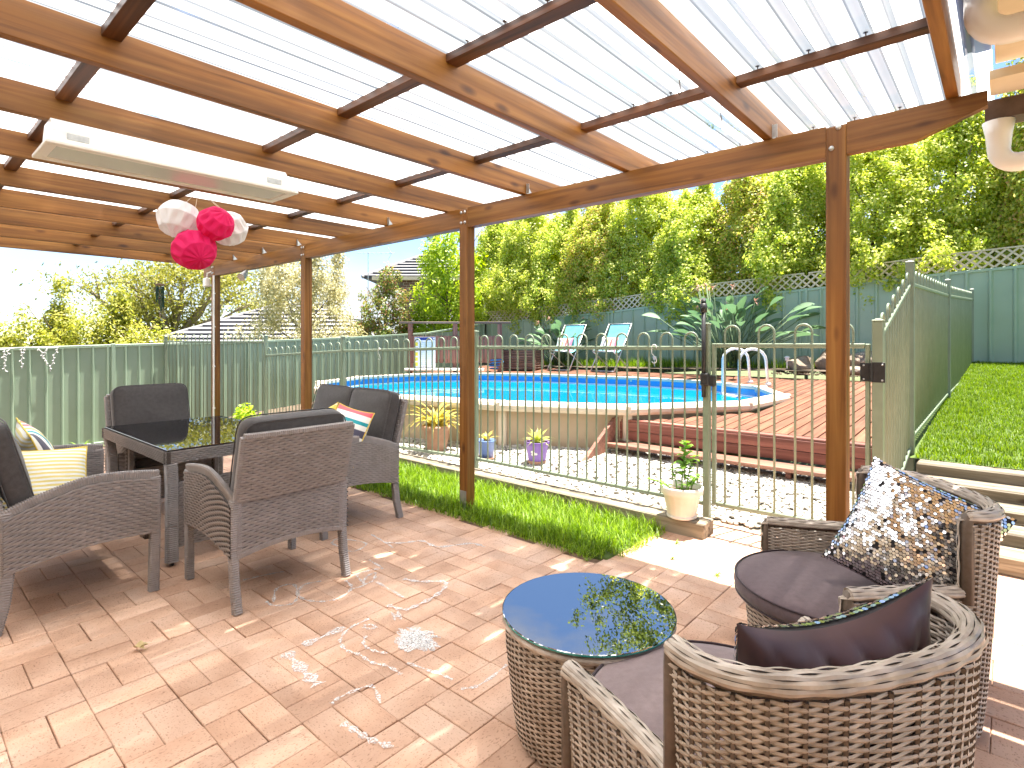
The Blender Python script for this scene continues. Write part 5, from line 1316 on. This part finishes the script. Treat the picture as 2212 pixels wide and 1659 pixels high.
M_rock = mat('sandstone_rock', [(.13, .09, .06), (.24, .18, .13), (.33, .27, .21)], scale=5, rough=.85, bump=.7, bscale=25)
def rock(label, loc, s, seed):
    rg = np.random.default_rng(seed); V = JV.copy(); ph = rg.random(6) * 6
    V2, F2 = JV, JF
    # one more subdivision for shape
    vs = [tuple(p) for p in V2]; cache = {}; fs = []
    def mid(a, b):
        k = (min(a, b), max(a, b))
        if k not in cache: p = (np.array(vs[a]) + np.array(vs[b])) / 2; cache[k] = len(vs); vs.append(tuple(p / np.linalg.norm(p)))
        return cache[k]
    for a, b, c in F2: ab, bc, ca = mid(a, b), mid(b, c), mid(c, a); fs += [(a, ab, ca), (b, bc, ab), (c, ca, bc), (ab, bc, ca)]
    V = np.array(vs); pl = rg.normal(size=(9, 3)); pl /= np.linalg.norm(pl, axis=1)[:, None]
    for q in pl:
        dd = V @ q; V = V - np.maximum(0, dd - .72)[:, None] * q
    V *= (1 + .06 * np.sin(V[:, :1] * 7 + ph[0]) * np.sin(V[:, 1:2] * 6 + ph[1]))
    o = MB().add(V * np.array(s), [tuple(map(int, f)) for f in fs]).build('garden_rock', M_rock); o.location = loc; o.rotation_euler = (0, 0, rg.random() * 6)
    return tag(o, label, 'rock', 'rocks beside the deck')
rock('round sandstone rock nearest the strelitzia in the back garden', (-2.95, 11.75, .95), (.30, .24, .20), 1)
rock('tall sandstone boulder in the middle of the rock group', (-2.5, 11.95, 1.02), (.34, .26, .26), 2)
rock('large sandstone boulder behind the pergola post', (-1.95, 11.9, 1.02), (.42, .3, .26), 3)
rock('flat pale sandstone slab in front of the boulders', (-1.9, 11.45, .88), (.36, .22, .11), 4)
bgz = lambda x, y: .70 + .2 * (x + 12) / 11.4 + .05 * (y - 11.25) / 1.3 - .01
o = grass('border_grass', [(-10, -.8, 11.7, 12.33), (-8.4, -5.2, 11.55, 12.3)], bgz, 5200, .06, .24, .010, M_grass, lean=.8); o['label'] = 'straggly grass and weeds along the foot of the back fence'; o['category'] = 'grass'
M_mulch = mat('bark_mulch', [(.06, .04, .025), (.2, .14, .09)], scale=40, rough=.95)
mx_ = -3.3 + 2.6 * rng.random(700); my_ = 11.05 + .75 * rng.random(700)
o = stones('mulch', mx_, my_, .80 + .08 * (my_ - 11.05) + .01 * rng.random(700), .022, M_mulch, None, False, .4); o['label'] = 'bark mulch and gravel spread in front of the rocks'; o['category'] = 'mulch'
for (x, y, lb) in ((-5.9, 11.55, 'small white solar garden light beside the right deckchair'), (-3.05, 11.25, 'white solar garden light standing before the round rock'), (-2.2, 11.2, 'white solar garden light standing before the flat slab')):
    t = thing('solar_light', lb, 'garden light', (x, y, .72 + .02 * (x + 12)), 0, 'solar lights along the back garden')
    MB().tube([(0, 0, 0), (0, 0, .16)], .010, 7).build('stake', M_white, t); MB().lathe([(.03, .15), (.035, .155), (.035, .20), (.05, .205), (.045, .22), (.01, .235)], n=14).build('lamp_head', M_white, t)

# ================================================================ FOLIAGE
def leaf_quads(C, N, L, W, rg, up=.0):
    n = len(C); a = rg.normal(size=(n, 3)); a[:, 2] += up; a -= N * (a * N).sum(1, keepdims=True); a /= np.linalg.norm(a, axis=1, keepdims=True) + 1e-9
    b = np.cross(N, a); L = L * (.7 + .6 * rg.random(n))[:, None]; W = W * (.7 + .6 * rg.random(n))[:, None]
    V = np.stack([C - a * L / 2, C + b * W / 2 + N * W * .12, C + a * L / 2, C - b * W / 2 + N * W * .12], 1).reshape(-1, 3)
    return V, np.arange(4 * n).reshape(-1, 4)
def crown(name, m, parent, rx, ry, z0, z1, nclump, nleaf, L, W, seed, clump=.22, shell=.75, shape='egg', up=.4, peaks=()):
    rg = np.random.default_rng(seed); cs = []; ns = []
    while len(cs) < nclump:
        d = rg.normal(size=3); d /= np.linalg.norm(d); rad = shell + (1 - shell) * rg.random() if rg.random() < .8 else rg.random() ** .5
        h = (d[2] * rad + 1) / 2
        if shape == 'hedge': k = 1.30 - .78 * h
        elif shape == 'egg': k = .75 + .45 * math.sin(min(1, h * 1.1) * math.pi) ** .5 * .6
        elif shape == 'cone': k = 1.25 * (1 - h) ** .6 + .12
        else: k = 1
        lump = 1 + .16 * math.sin(d[0] * 5 + seed) * math.sin(d[1] * 4 + seed * 2) + .12 * math.sin(d[2] * 7 + seed)
        x, y = d[0] * rad * rx * k * lump, d[1] * rad * ry * k * lump; z = z0 + (z1 - z0) * h * (1 + .05 * math.sin(seed + d[0] * 8))
        cs.append((x, y, z)); q = np.array([d[0], d[1], d[2] * .6 + .9]); ns.append(q / np.linalg.norm(q))
    for (px_, py_, pz0, pz1, pr, pn) in peaks:
        for _ in range(pn):
            s_ = rg.random(); a = rg.random() * 6.28; cs.append((px_ + pr * (1 - s_) * math.cos(a), py_ + pr * (1 - s_) * math.sin(a), pz0 + (pz1 - pz0) * s_)); ns.append(np.array([math.cos(a) * .5, math.sin(a) * .5, .7]))
    cs, ns = np.array(cs), np.array(ns); nc = len(cs)
    k = rg.integers(0, nc, nleaf); off = rg.normal(size=(nleaf, 3)); off /= np.linalg.norm(off, axis=1, keepdims=True); off *= (rg.random(nleaf) ** .45)[:, None] * clump * (.6 + .8 * rg.random(nc)[k])[:, None]
    C = cs[k] + off * np.array([1, 1, 1.15]); N = ns[k] * .7 + off / clump * .6 + rg.normal(size=(nleaf, 3)) * .45; N /= np.linalg.norm(N, axis=1, keepdims=True)
    V, F = leaf_quads(C, N, L, W, rg, up)
    return link(name, np_mesh(name, V, F), m, parent, kind='stuff')
M_bark = mat('bark', [(.07, .05, .035), (.16, .12, .09)], scale=20, rough=.9, bump=.5)
M_barkp = mat('pale_bark', [(.22, .17, .12), (.38, .31, .24)], scale=8, rough=.85)
def trunk(t, h, r_, nb, seed, m=None, spread=.5, base=0.0):
    rg = np.random.default_rng(seed); mb = MB(); pts = [Vector((.06 * math.sin(i + seed), .06 * math.cos(i * 1.3 + seed), base + h * i / 6)) for i in range(7)]
    mb.tube(pts, [r_ * (1 - .1 * i) for i in range(7)], 8)
    for q in range(nb):
        a = q * 2.4 + seed; s_ = .3 + .6 * rg.random(); p = pts[0].lerp(pts[6], s_); L = h * spread * (.5 + rg.random() * .6)
        d = Vector((math.cos(a), math.sin(a), .75 + .5 * rg.random())).normalized()
        mb.tube([p, p + d * L * .5 + Vector((0, 0, .02)), p + d * L + Vector((0, 0, .12 * L))], [r_ * .45, r_ * .3, r_ * .12], 6)
    return mb.build('trunk', m or M_bark, t, smooth=True)
M_hedge = leafmat('hedge_leaf', [(.184, .268, .037), (.331, .423, .055), (.515, .571, .092), (.640, .640, .165), (.640, .640, .258)], trans=.6)
M_hedge2 = leafmat('hedge_leaf_light', [(.221, .304, .040), (.386, .460, .064), (.571, .606, .101), (.640, .640, .184), (.640, .640, .295)], trans=.6)
M_hedge3 = leafmat('hedge_leaf_warm', [(.184, .268, .037), (.349, .414, .064), (.534, .552, .092), (.640, .640, .184), (.640, .367, .203)], trans=.6)
protos = []
hx = -12.4; i = 0
HL = ['above the louvred box end of the lattice', 'above the small strelitzia', 'behind the deckchair nearer the bench', 'behind the deckchairs', 'left of the big strelitzia', 'above the big strelitzia', 'right of the big strelitzia', 'behind the pergola post', 'above the corner of lawn fence and back fence', 'above the lawn', 'above the lawn beyond the downpipe', 'further along the lawn fence', 'at the far lawn corner', 'past the lawn corner']
while hx < 5.5:
    hz = 5.35 + .3 * math.sin(i * 2.1) + (.5 if hx > -2.5 else 0) + (.55 if hx > -.6 else 0); zb = 1.1
    t = thing('hedge_tree', 'bushy yellow-green hedge tree ' + HL[min(i, 13)], 'tree', (hx + random.uniform(-.15, .15), (13.5 if hx < -1.4 else 14.0) + random.uniform(-.15, .15), zb), 0, 'hedge trees behind the back fence')
    trunk(t, hz - zb - .9, .05, 7, i, base=0, spread=.3)
    if i < 4:
        o = crown('crown', (M_hedge, M_hedge2, M_hedge, M_hedge3)[i], t, 1.05, 1.4, .25, hz - zb, 760, 64000, .064, .043, 40 + i, clump=.18, shell=.86, shape='hedge', peaks=[(random.uniform(-.6, .6), random.uniform(-.4, .3), 3.2, hz - zb + .45, .28, 16) for _ in range(4)]); protos.append((o, hz - zb))
    else:
        src, h0 = protos[(i * 5 + 1) % 4]; o = src.copy(); col.objects.link(o); o.parent = t; o.rotation_euler = (0, 0, i * 1.3); o.scale = (1, 1, (hz - zb) / h0)
    hx += 1.3; i += 1
# one tall sparse tree standing behind the hedge, higher than the pergola roof line
M_tall = leafmat('tall_tree_leaf', [(.09, .13, .03), (.16, .20, .05), (.24, .28, .08)], trans=.5)
for q, (tx, ty, lb) in enumerate(((-9.2, 17.2, 'tall sparse tree behind the hedge above the deckchairs'), (-5.6, 18.6, 'tall sparse tree behind the hedge above the strelitzia'))):
    t = thing('tall_tree', lb, 'tree', (tx, ty, 1.0), 0, 'tall trees behind the hedge'); trunk(t, 6.5, .14, 16, 20 + q, spread=.35)
    crown('crown', M_tall, t, 2.3, 2.0, 6.2, 9.6, 60, 4500, .14, .07, 120 + q, clump=.42, shell=.55)
# trees and shrubs beyond the side fence
def shrub(name, label, loc, rx, ry, h, m, ncl, nl, L, W, seed, shape='egg', clump=.2, group=None, z0=.0, shell=.7, up=.4, peaks=(), cat='shrub', tr=True):
    t = thing(name, label, cat, loc, 0, group)
    if tr: trunk(t, h * .75, .05, 10, seed, spread=.45)
    crown('crown', m, t, rx, ry, z0, h, ncl, nl, L, W, seed, clump=clump, shell=shell, shape=shape, up=up, peaks=peaks)
    return t
M_conif = leafmat('golden_shrub_leaf', [(.138, .172, .018), (.276, .299, .034), (.460, .437, .081), (.598, .552, .149)], trans=.4)
lhl = ['at the very end of the golden row', 'second in the golden row with a blunt top', 'slim and pointed above its neighbours', 'broad, in the middle of the golden row', 'tall, beside the gum tree', 'low and rounded beside the tiled roof']
for q, (x, y, h, r_) in enumerate(((-17.6, 1.7, 2.75, .95), (-16.9, 2.4, 2.85, .9), (-16.7, 2.85, 3.2, .55), (-15.95, 3.28, 2.9, .95), (-15.5, 3.75, 3.05, .75), (-15.0, 4.2, 2.45, .85))):
    shrub('golden_shrub', 'golden green shrub ' + lhl[q], (x, y, -.75), r_, r_, h + .05, M_conif, 150, 9500, .085, .04, 70 + q, shape='cone' if q in (2, 4) else 'egg', clump=.22, group='golden shrubs beyond the side fence', up=.9, peaks=[(0, 0, h * .6, h + .35, .25, 22)] if q % 2 == 0 else ())
M_silv = leafmat('silver_shrub_leaf', [(.253, .230, .092), (.414, .368, .172), (.575, .517, .299), (.640, .621, .437)], trans=.35)
shrub('variegated_shrub', 'large cream-variegated twiggy shrub beyond the side fence', (-15.05, 8.05, -.7), 1.75, 1.6, 4.6, M_silv, 420, 30000, .075, .042, 90, clump=.24, shell=.6, up=1.2, peaks=[(math.cos(a) * 1.0, math.sin(a) * 1.0, 3.3, 4.9 - .3 * (a % 2), .3, 20) for a in np.linspace(0, 6, 9)])
M_red = leafmat('red_tip_leaf', [(.092, .149, .023), (.172, .230, .040), (.299, .299, .069), (.345, .115, .081)], trans=.35)
shrub('red_tipped_shrub', 'narrow green shrub with reddish tips between the two houses', (-14.1, 10.2, -.6), .95, .9, 4.25, M_red, 200, 12000, .10, .045, 91, clump=.22, shell=.6, up=.9)
M_lime = leafmat('lime_leaf', [(.16, .25, .015), (.30, .42, .02), (.44, .54, .05), (.55, .60, .10)], trans=.45)
shrub('lime_tree', 'bright lime green tree beside the middle pergola post', (-12.75, 11.5, 0), 1.05, 1.0, 4.9, M_lime, 120, 11000, .15, .05, 92, clump=.30, shell=.62, z0=1.4, cat='tree', up=-.3, peaks=[(-.7, -.5, .7, 2.4, .5, 22)])
M_gum = leafmat('gum_leaf', [(.18, .19, .03), (.29, .28, .05), (.40, .37, .09)], trans=.3)
def gum(label, loc, s, seed, pads, h):
    t = thing('gum_tree', label, 'tree', loc, 0, 'gum trees in the distance'); mb = MB(); rg = np.random.default_rng(seed); cs = []
    mb.tube([(0, 0, 0), (.3 * s, .1, h * .35), (.1, .2, h * .55)], [.28 * s, .2 * s, .14 * s], 8)
    for (px_, py_, pz) in pads:
        a = Vector((.1, .2, h * .45)); b = Vector((px_, py_, pz)); mid = a.lerp(b, .55) + Vector((rg.normal() * .3, rg.normal() * .3, -.3)); mb.tube([a, mid, b], [.12 * s, .08 * s, .03 * s], 6)
        for w in range(3):
            c = b + Vector((rg.normal() * .7, rg.normal() * .7, rg.random() * .4)); mb.tube([mid.lerp(b, .6), c], [.05 * s, .015 * s], 5)
    mb.build('trunk', M_barkp, t, smooth=True)
    n = 620; C = []; N = []
    for (px_, py_, pz) in pads:
        o = rg.normal(size=(n, 3)) * np.array([.75, .75, .28]) * s; C.append(o + np.array([px_, py_, pz])); N.append(rg.normal(size=(n, 3)) + np.array([0, 0, .8]))
    C = np.concatenate(C); N = np.concatenate(N); N /= np.linalg.norm(N, axis=1, keepdims=True); V, F = leaf_quads(C, N, .22, .08, rg, -.8)
    link('crown', np_mesh('crown', V, F), M_gum, t, kind='stuff')
ca, sa = math.cos(R(41.36)), math.sin(R(41.36))
def camo(dx, df): return (dx * ca - df * sa, dx * sa + df * ca)
pads = []
rgp = np.random.default_rng(3)
for (dx, dz) in ((-3.4, 3.6), (-2.6, 4.2), (-1.8, 3.4), (-1.4, 4.7), (-.6, 4.0), (-.2, 5.2), (.5, 4.5), (.9, 5.3), (1.5, 4.8), (2.1, 5.3), (2.6, 4.6), (3.2, 4.9), (3.6, 4.0), (-.8, 3.0), (.3, 3.3), (1.2, 3.5), (-2.4, 2.9), (4.3, 3.4), (2.0, 5.6), (0.2, 2.5), (-1.2, 2.3), (1.0, 2.6)):
    x, y = camo(dx, rgp.normal() * .9); pads.append((x, y, dz + 1))
gum('wide spreading gum tree behind the golden shrubs', (-33.7, 10.3, -1), 1.15, 5, pads, 5.2)
gum('small round distant gum tree beside the tiled roof', (-36.5, 16.2, -1), .8, 6, [(*camo(dx, 0), dz + .6) for dx, dz in ((-.6, 2.8), (0, 3.3), (.6, 3.0), (.9, 3.7), (1.4, 3.9), (.2, 4.0))], 3.5)

# ================================================================ NEIGHBOUR HOUSES
M_tile = mat('roof_tile_grey', [(.20, .19, .19), (.27, .26, .26)], scale=2.5, rough=.65, var=.06)
M_tileu = mat('tile_edge', [(.05, .05, .06), (.08, .08, .09)], scale=6, rough=.8)
M_hbrick = mat('house_brick', [(.10, .05, .035), (.20, .11, .08)], scale=7, rough=.85, var=.25, island=True)
M_mortar = mat('mortar', [(.42, .36, .29), (.52, .46, .38)], scale=30, rough=.9)
def hip_roof(t, name, w, d, h, z, n, ov=.3):
    """hip roof built of lapped tile courses on each of its four slopes; local x across, y deep"""
    rf = MB().add([(-w / 2 + .05, .05, z - .02), (w / 2 - .05, .05, z - .02), (w / 2 - .05, d - .05, z - .02), (-w / 2 + .05, d - .05, z - .02), (-(w - d) / 2 if w > d else -.01, d / 2, z + h - .06), ((w - d) / 2 if w > d else .01, d / 2, z + h - .06)], [(0, 1, 5, 4), (1, 2, 5), (2, 3, 4, 5), (3, 0, 4), (3, 2, 1, 0)]).build(name, M_tileu, t)
    rx = max(.01, (w - d) / 2)
    for sd in range(4):
        for q in range(n):
            s0, s1 = q / n, (q + 1) / n + .012
            def edge(s_):
                xl = w / 2 + (rx - w / 2) * min(1, s_); y = d / 2 * min(1, s_); zz = z + h * s_
                if sd == 0: return [(-xl, y, zz), (xl, y, zz)]
                if sd == 2: return [(xl, d - y, zz), (-xl, d - y, zz)]
                if sd == 1: return [(xl, y, zz), (xl, d - y, zz)]
                return [(-xl, d - y, zz), (-xl, y, zz)]
            a, b = edge(s0); c, e = edge(min(1, s1)); lift = .12
            v = [(a[0], a[1], a[2] + lift), (b[0], b[1], b[2] + lift), (e[0], e[1], e[2] + .012), (c[0], c[1], c[2] + .012), (a[0], a[1], a[2] - .01), (b[0], b[1], b[2] - .01)]
            tcs = MB().add(v, [(0, 1, 2, 3), (4, 5, 1, 0)]).build('tile_course', M_tile, rf); tcs.data.materials.append(M_tileu); tcs.data.polygons[1].material_index = 1
    for pts in ([(-rx, d / 2, z + h + .05), (rx, d / 2, z + h + .05)], [(-w / 2, 0, z + .04), (-rx, d / 2, z + h + .05)], [(w / 2, 0, z + .04), (rx, d / 2, z + h + .05)]): MB().tube(pts, .09, 8).build('ridge_cap', M_tile, rf)
    return rf
def at_view(px, f): r_ = (px - 1106) / 1208 * f; return (r_ * .7507 - f * .6607, r_ * .6607 + f * .7507)
YAW = R(41.36)
x, y = -23.9, 10.95
t = thing('neighbour_house', 'single-storey neighbour house with pale grey tiled hip roof beyond the side fence', 'house', (x, y, -1.5), YAW)
MB().box((0, 4.2, 1.4), (9.6, 7.4, 2.8)).build('wall', M_cream, t)
hip_roof(t, 'roof', 10.6, 8.4, 1.95, 2.75, 10)
MB().bar((-5.3, -.05, 2.72), (5.3, -.05, 2.72), .12, .12).build('gutter', M_brown, t)
x, y = -20.7, 17.6
t = thing('neighbour_house', 'two-storey brown brick neighbour house with grey tiled hip roof', 'house', (x, y, -1), YAW)
MB().box((.8, 3.2, 2.7), (4.4, 5.6, 5.4)).build('wall', M_mortar, t)
bw_, bh_ = .30, .115
wl_ = MB().box((.8, .395, 2.7), (4.38, .012, 5.38)).build('front_wall', M_mortar, t)
me_h = MB().box((0, 0, 0), (bw_ - .03, .03, bh_ - .028), None, .003); mh = bpy.data.meshes.new('brick'); mh.from_pydata(me_h.v, [], me_h.f); mh.materials.append(M_hbrick)
cnt = 0
for row in range(24):
    for q in range(12):
        xx = -1.38 + q * bw_ + (bw_ / 2 if row % 2 else 0); zz = 5.30 - row * bh_
        if xx > 2.3 or cnt >= 290: continue
        b = bpy.data.objects.new('brick', mh); col.objects.link(b); b.parent = wl_; b.location = (xx, .385, zz); cnt += 1
hip_roof(t, 'roof', 6.6, 6.6, 1.85, 5.45, 10)
MB().bar((-2.8, -.05, 5.42), (2.8, -.05, 5.42), .14, .16).build('gutter', M_cream, t)
hip_roof(t, 'lower_roof', 3.4, 3.2, .9, 2.9, 7).location = (.5, -2.4, 0)
MB().box((.3, .372, 3.5), (.9, .03, .55), None, .004).build('window', M_tileu, t)
t = thing('tv_antenna', 'thin television antenna standing above the neighbour roof', 'antenna', (*at_view(795, 25), 3.2), YAW)
MB().tube([(0, 0, 0), (0, 0, 2.15)], .018, 6).build('mast', M_steel, t); MB().tube([(-.5, 0, 2.13), (1.2, 0, 2.13)], .014, 5).build('boom', M_steel, t)
for q in range(7): MB().tube([(-.4 + q * .2, -.3, 2.13), (-.4 + q * .2, .3, 2.13)], .008, 4).build('element', M_steel, t)
MB().tube([(.9, 0, 1.85), (1.05, 0, 2.13), (.9, 0, 2.4)], .01, 4).build('reflector', M_steel, t)

# ================================================================ SMALL THINGS ON THE GROUND
M_weed = leafmat('weed_leaf', [(.10, .2, .02), (.18, .3, .04), (.28, .38, .08)], trans=.4)
def weed(label, loc, n, L, w, seed, grp='weeds in the paving joints'):
    random.seed(seed); t = thing('weed', label, 'weed', loc, 0, grp)
    for q in range(n):
        mb = MB(); strap_leaf(mb, (0, 0, 0), q * 2.4 + random.random(), L * random.uniform(.6, 1.1), w, random.uniform(.3, 1.2), random.uniform(.2, .7), n=5); mb.build('leaf', M_weed, t)
for q, (x, y, lb) in enumerate(((-1.30, 3.35, 'small green weed in a paving joint in front of the tub chair'), (-1.62, 3.42, 'wispy weed in the paving joint near the grass corner'), (-2.02, 3.02, 'small weed at the corner of the grass strip'), (-1.72, 3.70, 'tiny weed below the white flowerpot'), (-1.05, 3.72, 'small weed in the joint before the gate'))): weed(lb, (x, y, .0), 9, .06, .008, q)
weed('leafy weed clump growing against the side fence', (-11.6, 2.25, -.45), 22, .42, .03, 11, 'plants along the side fence')
weed('tall weed at the foot of the side fence', (-11.7, 3.3, -.45), 14, .55, .03, 12, 'plants along the side fence')
t = thing('small_bush', 'small pale-leaved bush behind the glass table by the end post', 'shrub', (-8.3, 3.55, .02)); trunk(t, .25, .01, 6, 4, spread=.5); crown('crown', M_lime, t, .20, .18, .14, .42, 20, 260, .07, .04, 33, clump=.09, shell=.6)
# dry leaf
M_dry = mat('dry_leaf', [(.50, .38, .18), (.66, .55, .32)], scale=30, rough=.8)
mb = MB(); strap_leaf(mb, (0, 0, .012), .6, .07, .035, .15, .25, fold=1.1, twist=.8); strap_leaf(mb, (.02, .015, .012), 1.4, .05, .025, .3, .2, fold=1.0); o = mb.build('dry_leaf', M_dry); o.location = (-2.99, .78, .002); tag(o, 'curled dry leaf lying on the bricks', 'leaf')
# chalk drawings on the bricks
def chalk_mat():
    m, n, l, p = _new('chalk'); p.inputs['Base Color'].default_value = (.82, .79, .76, 1); p.inputs['Roughness'].default_value = .95
    z = n.new('ShaderNodeTexNoise'); z.inputs['Scale'].default_value = 1; z.inputs['Detail'].default_value = 4; l.new(_coords(n, l, (130, 130, 130)), z.inputs['Vector']); r = _ramp(n, [(.36, (0, 0, 0)), (.60, (.80, .80, .80))]); l.new(z.outputs['Fac'], r.inputs['Fac'])
    tr = n.new('ShaderNodeBsdfTransparent'); ms = n.new('ShaderNodeMixShader'); l.new(r.outputs['Color'], ms.inputs[0]); l.new(tr.outputs[0], ms.inputs[1]); l.new(p.outputs[0], ms.inputs[2]); l.new(ms.outputs[0], n['Material Output'].inputs['Surface']); return m
M_chalk = chalk_mat()
def chalk(mb, pts, w, z=.0045, smooth=True):
    P_ = [Vector((*p, 0)) for p in pts]; out = []
    for i in range(len(P_) - 1):
        p0, p1, p2, p3 = P_[max(0, i - 1)], P_[i], P_[i + 1], P_[min(len(P_) - 1, i + 2)]
        for q in range(6):
            s_ = q / 6; out.append(.5 * ((2 * p1) + (p2 - p0) * s_ + (2 * p0 - 5 * p1 + 4 * p2 - p3) * s_ ** 2 + (3 * p1 - p0 - 3 * p2 + p3) * s_ ** 3))
    out.append(P_[-1]); v = []; f = []
    for i, p in enumerate(out):
        tg = (out[min(i + 1, len(out) - 1)] - out[max(0, i - 1)]); tg = tg.normalized() if tg.length > 1e-6 else Vector((1, 0, 0)); sd = Vector((-tg.y, tg.x, 0)); ww = w * (.35 + .25 * math.sin(i * 1.7)) ; v += [(p.x - sd.x * ww, p.y - sd.y * ww, z), (p.x + sd.x * ww, p.y + sd.y * ww, z)]
    for i in range(len(out) - 1): f.append((2 * i, 2 * i + 1, 2 * i + 3, 2 * i + 2))
    mb.add(v, f)
ch = thing('chalk_drawing', 'white chalk scribbles and looping figures drawn on the bricks', 'chalk drawing', (-2.3, 1.6, 0)); co = Matrix.Translation((2.3, -1.6, 0))
random.seed(3)
S = [[(-2.43, 1.66), (-2.42, 1.54), (-2.36, 1.45), (-2.26, 1.42), (-2.18, 1.44), (-2.09, 1.44), (-2.01, 1.47), (-1.92, 1.47)], [(-2.3, 1.55), (-2.24, 1.5), (-2.16, 1.5), (-2.1, 1.53)], [(-2.39, 1.6), (-2.37, 1.63), (-2.33, 1.63), (-2.34, 1.6), (-2.38, 1.59)], [(-2.48, 1.81), (-2.38, 1.83), (-2.36, 1.89), (-2.37, 2.04), (-2.42, 2.17), (-2.48, 2.2), (-2.58, 2.11), (-2.68, 2.07)],
     [(-3.01, 1.4), (-2.94, 1.4), (-2.88, 1.47), (-2.94, 1.54), (-3.1, 1.6), (-3.12, 1.51), (-2.97, 1.42)], [(-3.02, 1.73), (-3.05, 1.64), (-2.97, 1.56), (-2.86, 1.55), (-2.77, 1.61), (-2.75, 1.7), (-2.81, 1.8), (-2.92, 1.83)], [(-2.8, 1.78), (-2.79, 1.87), (-2.94, 1.92), (-2.93, 2.03), (-2.91, 2.08), (-3.08, 2.1)], [(-2.8, 1.87), (-2.87, 1.94), (-2.88, 2.01), (-2.8, 1.94), (-2.79, 1.87)],
     [(-1.97, 1.17), (-1.98, 1.22), (-1.95, 1.34), (-1.83, 1.3)], [(-1.66, 1.57), (-1.62, 1.64), (-1.63, 1.82)], [(-1.97, 1.54), (-1.8, 1.58), (-1.73, 1.59)], [(-2.77, 1.94), (-2.48, 1.92)], [(-3.38, 1.43), (-3.36, 1.53), (-3.32, 1.65)], [(-3.25, 2.36), (-3.16, 2.44), (-3.09, 2.55), (-2.92, 2.55), (-2.8, 2.74), (-2.68, 2.76)], [(-3.14, 2.33), (-3.21, 2.35), (-3.35, 2.37), (-3.48, 2.39)], [(-3.53, 2.1), (-3.57, 2.18), (-3.35, 2.26), (-3.29, 2.11), (-3.53, 2.1)], [(-1.84, 1.14), (-1.76, 1.15), (-1.68, 1.16), (-1.6, 1.19)]]
for q, s_ in enumerate(S):
    mb = MB(); chalk(mb, s_, .032 if q in (3, 16, 13) else .019); o = mb.build('chalk_line', M_chalk, ch); o.matrix_parent_inverse = co
mb = MB()
for q in range(34):
    a = random.random() * 6; c = (-2.09, 1.69); pts = [(c[0] + .15 * math.cos(a + w * 2.5) * random.uniform(0, 1), c[1] + .11 * math.sin(a + w * 2.5) * random.uniform(0, 1)) for w in range(5)]; chalk(mb, pts, .016, z=.0045 + .00005 * q)
o = mb.build('chalk_scribble', M_chalk, ch); o.matrix_parent_inverse = co
for (pts, w) in (([(-2.45, 1.23), (-2.25, 1.21), (-2.12, 1.2)], .06), ([(-2.45, 1.31), (-2.45, 1.53)], .05), ([(-2.36, 1.75), (-2.34, 1.79)], .09)):
    mb = MB(); chalk(mb, pts, w, z=.0038); o = mb.build('chalk_smear', M_chalk, ch); o.matrix_parent_inverse = co
print('objects', len(bpy.data.objects), 'tris', sum(len(m.polygons) * 2 for m in bpy.data.meshes))
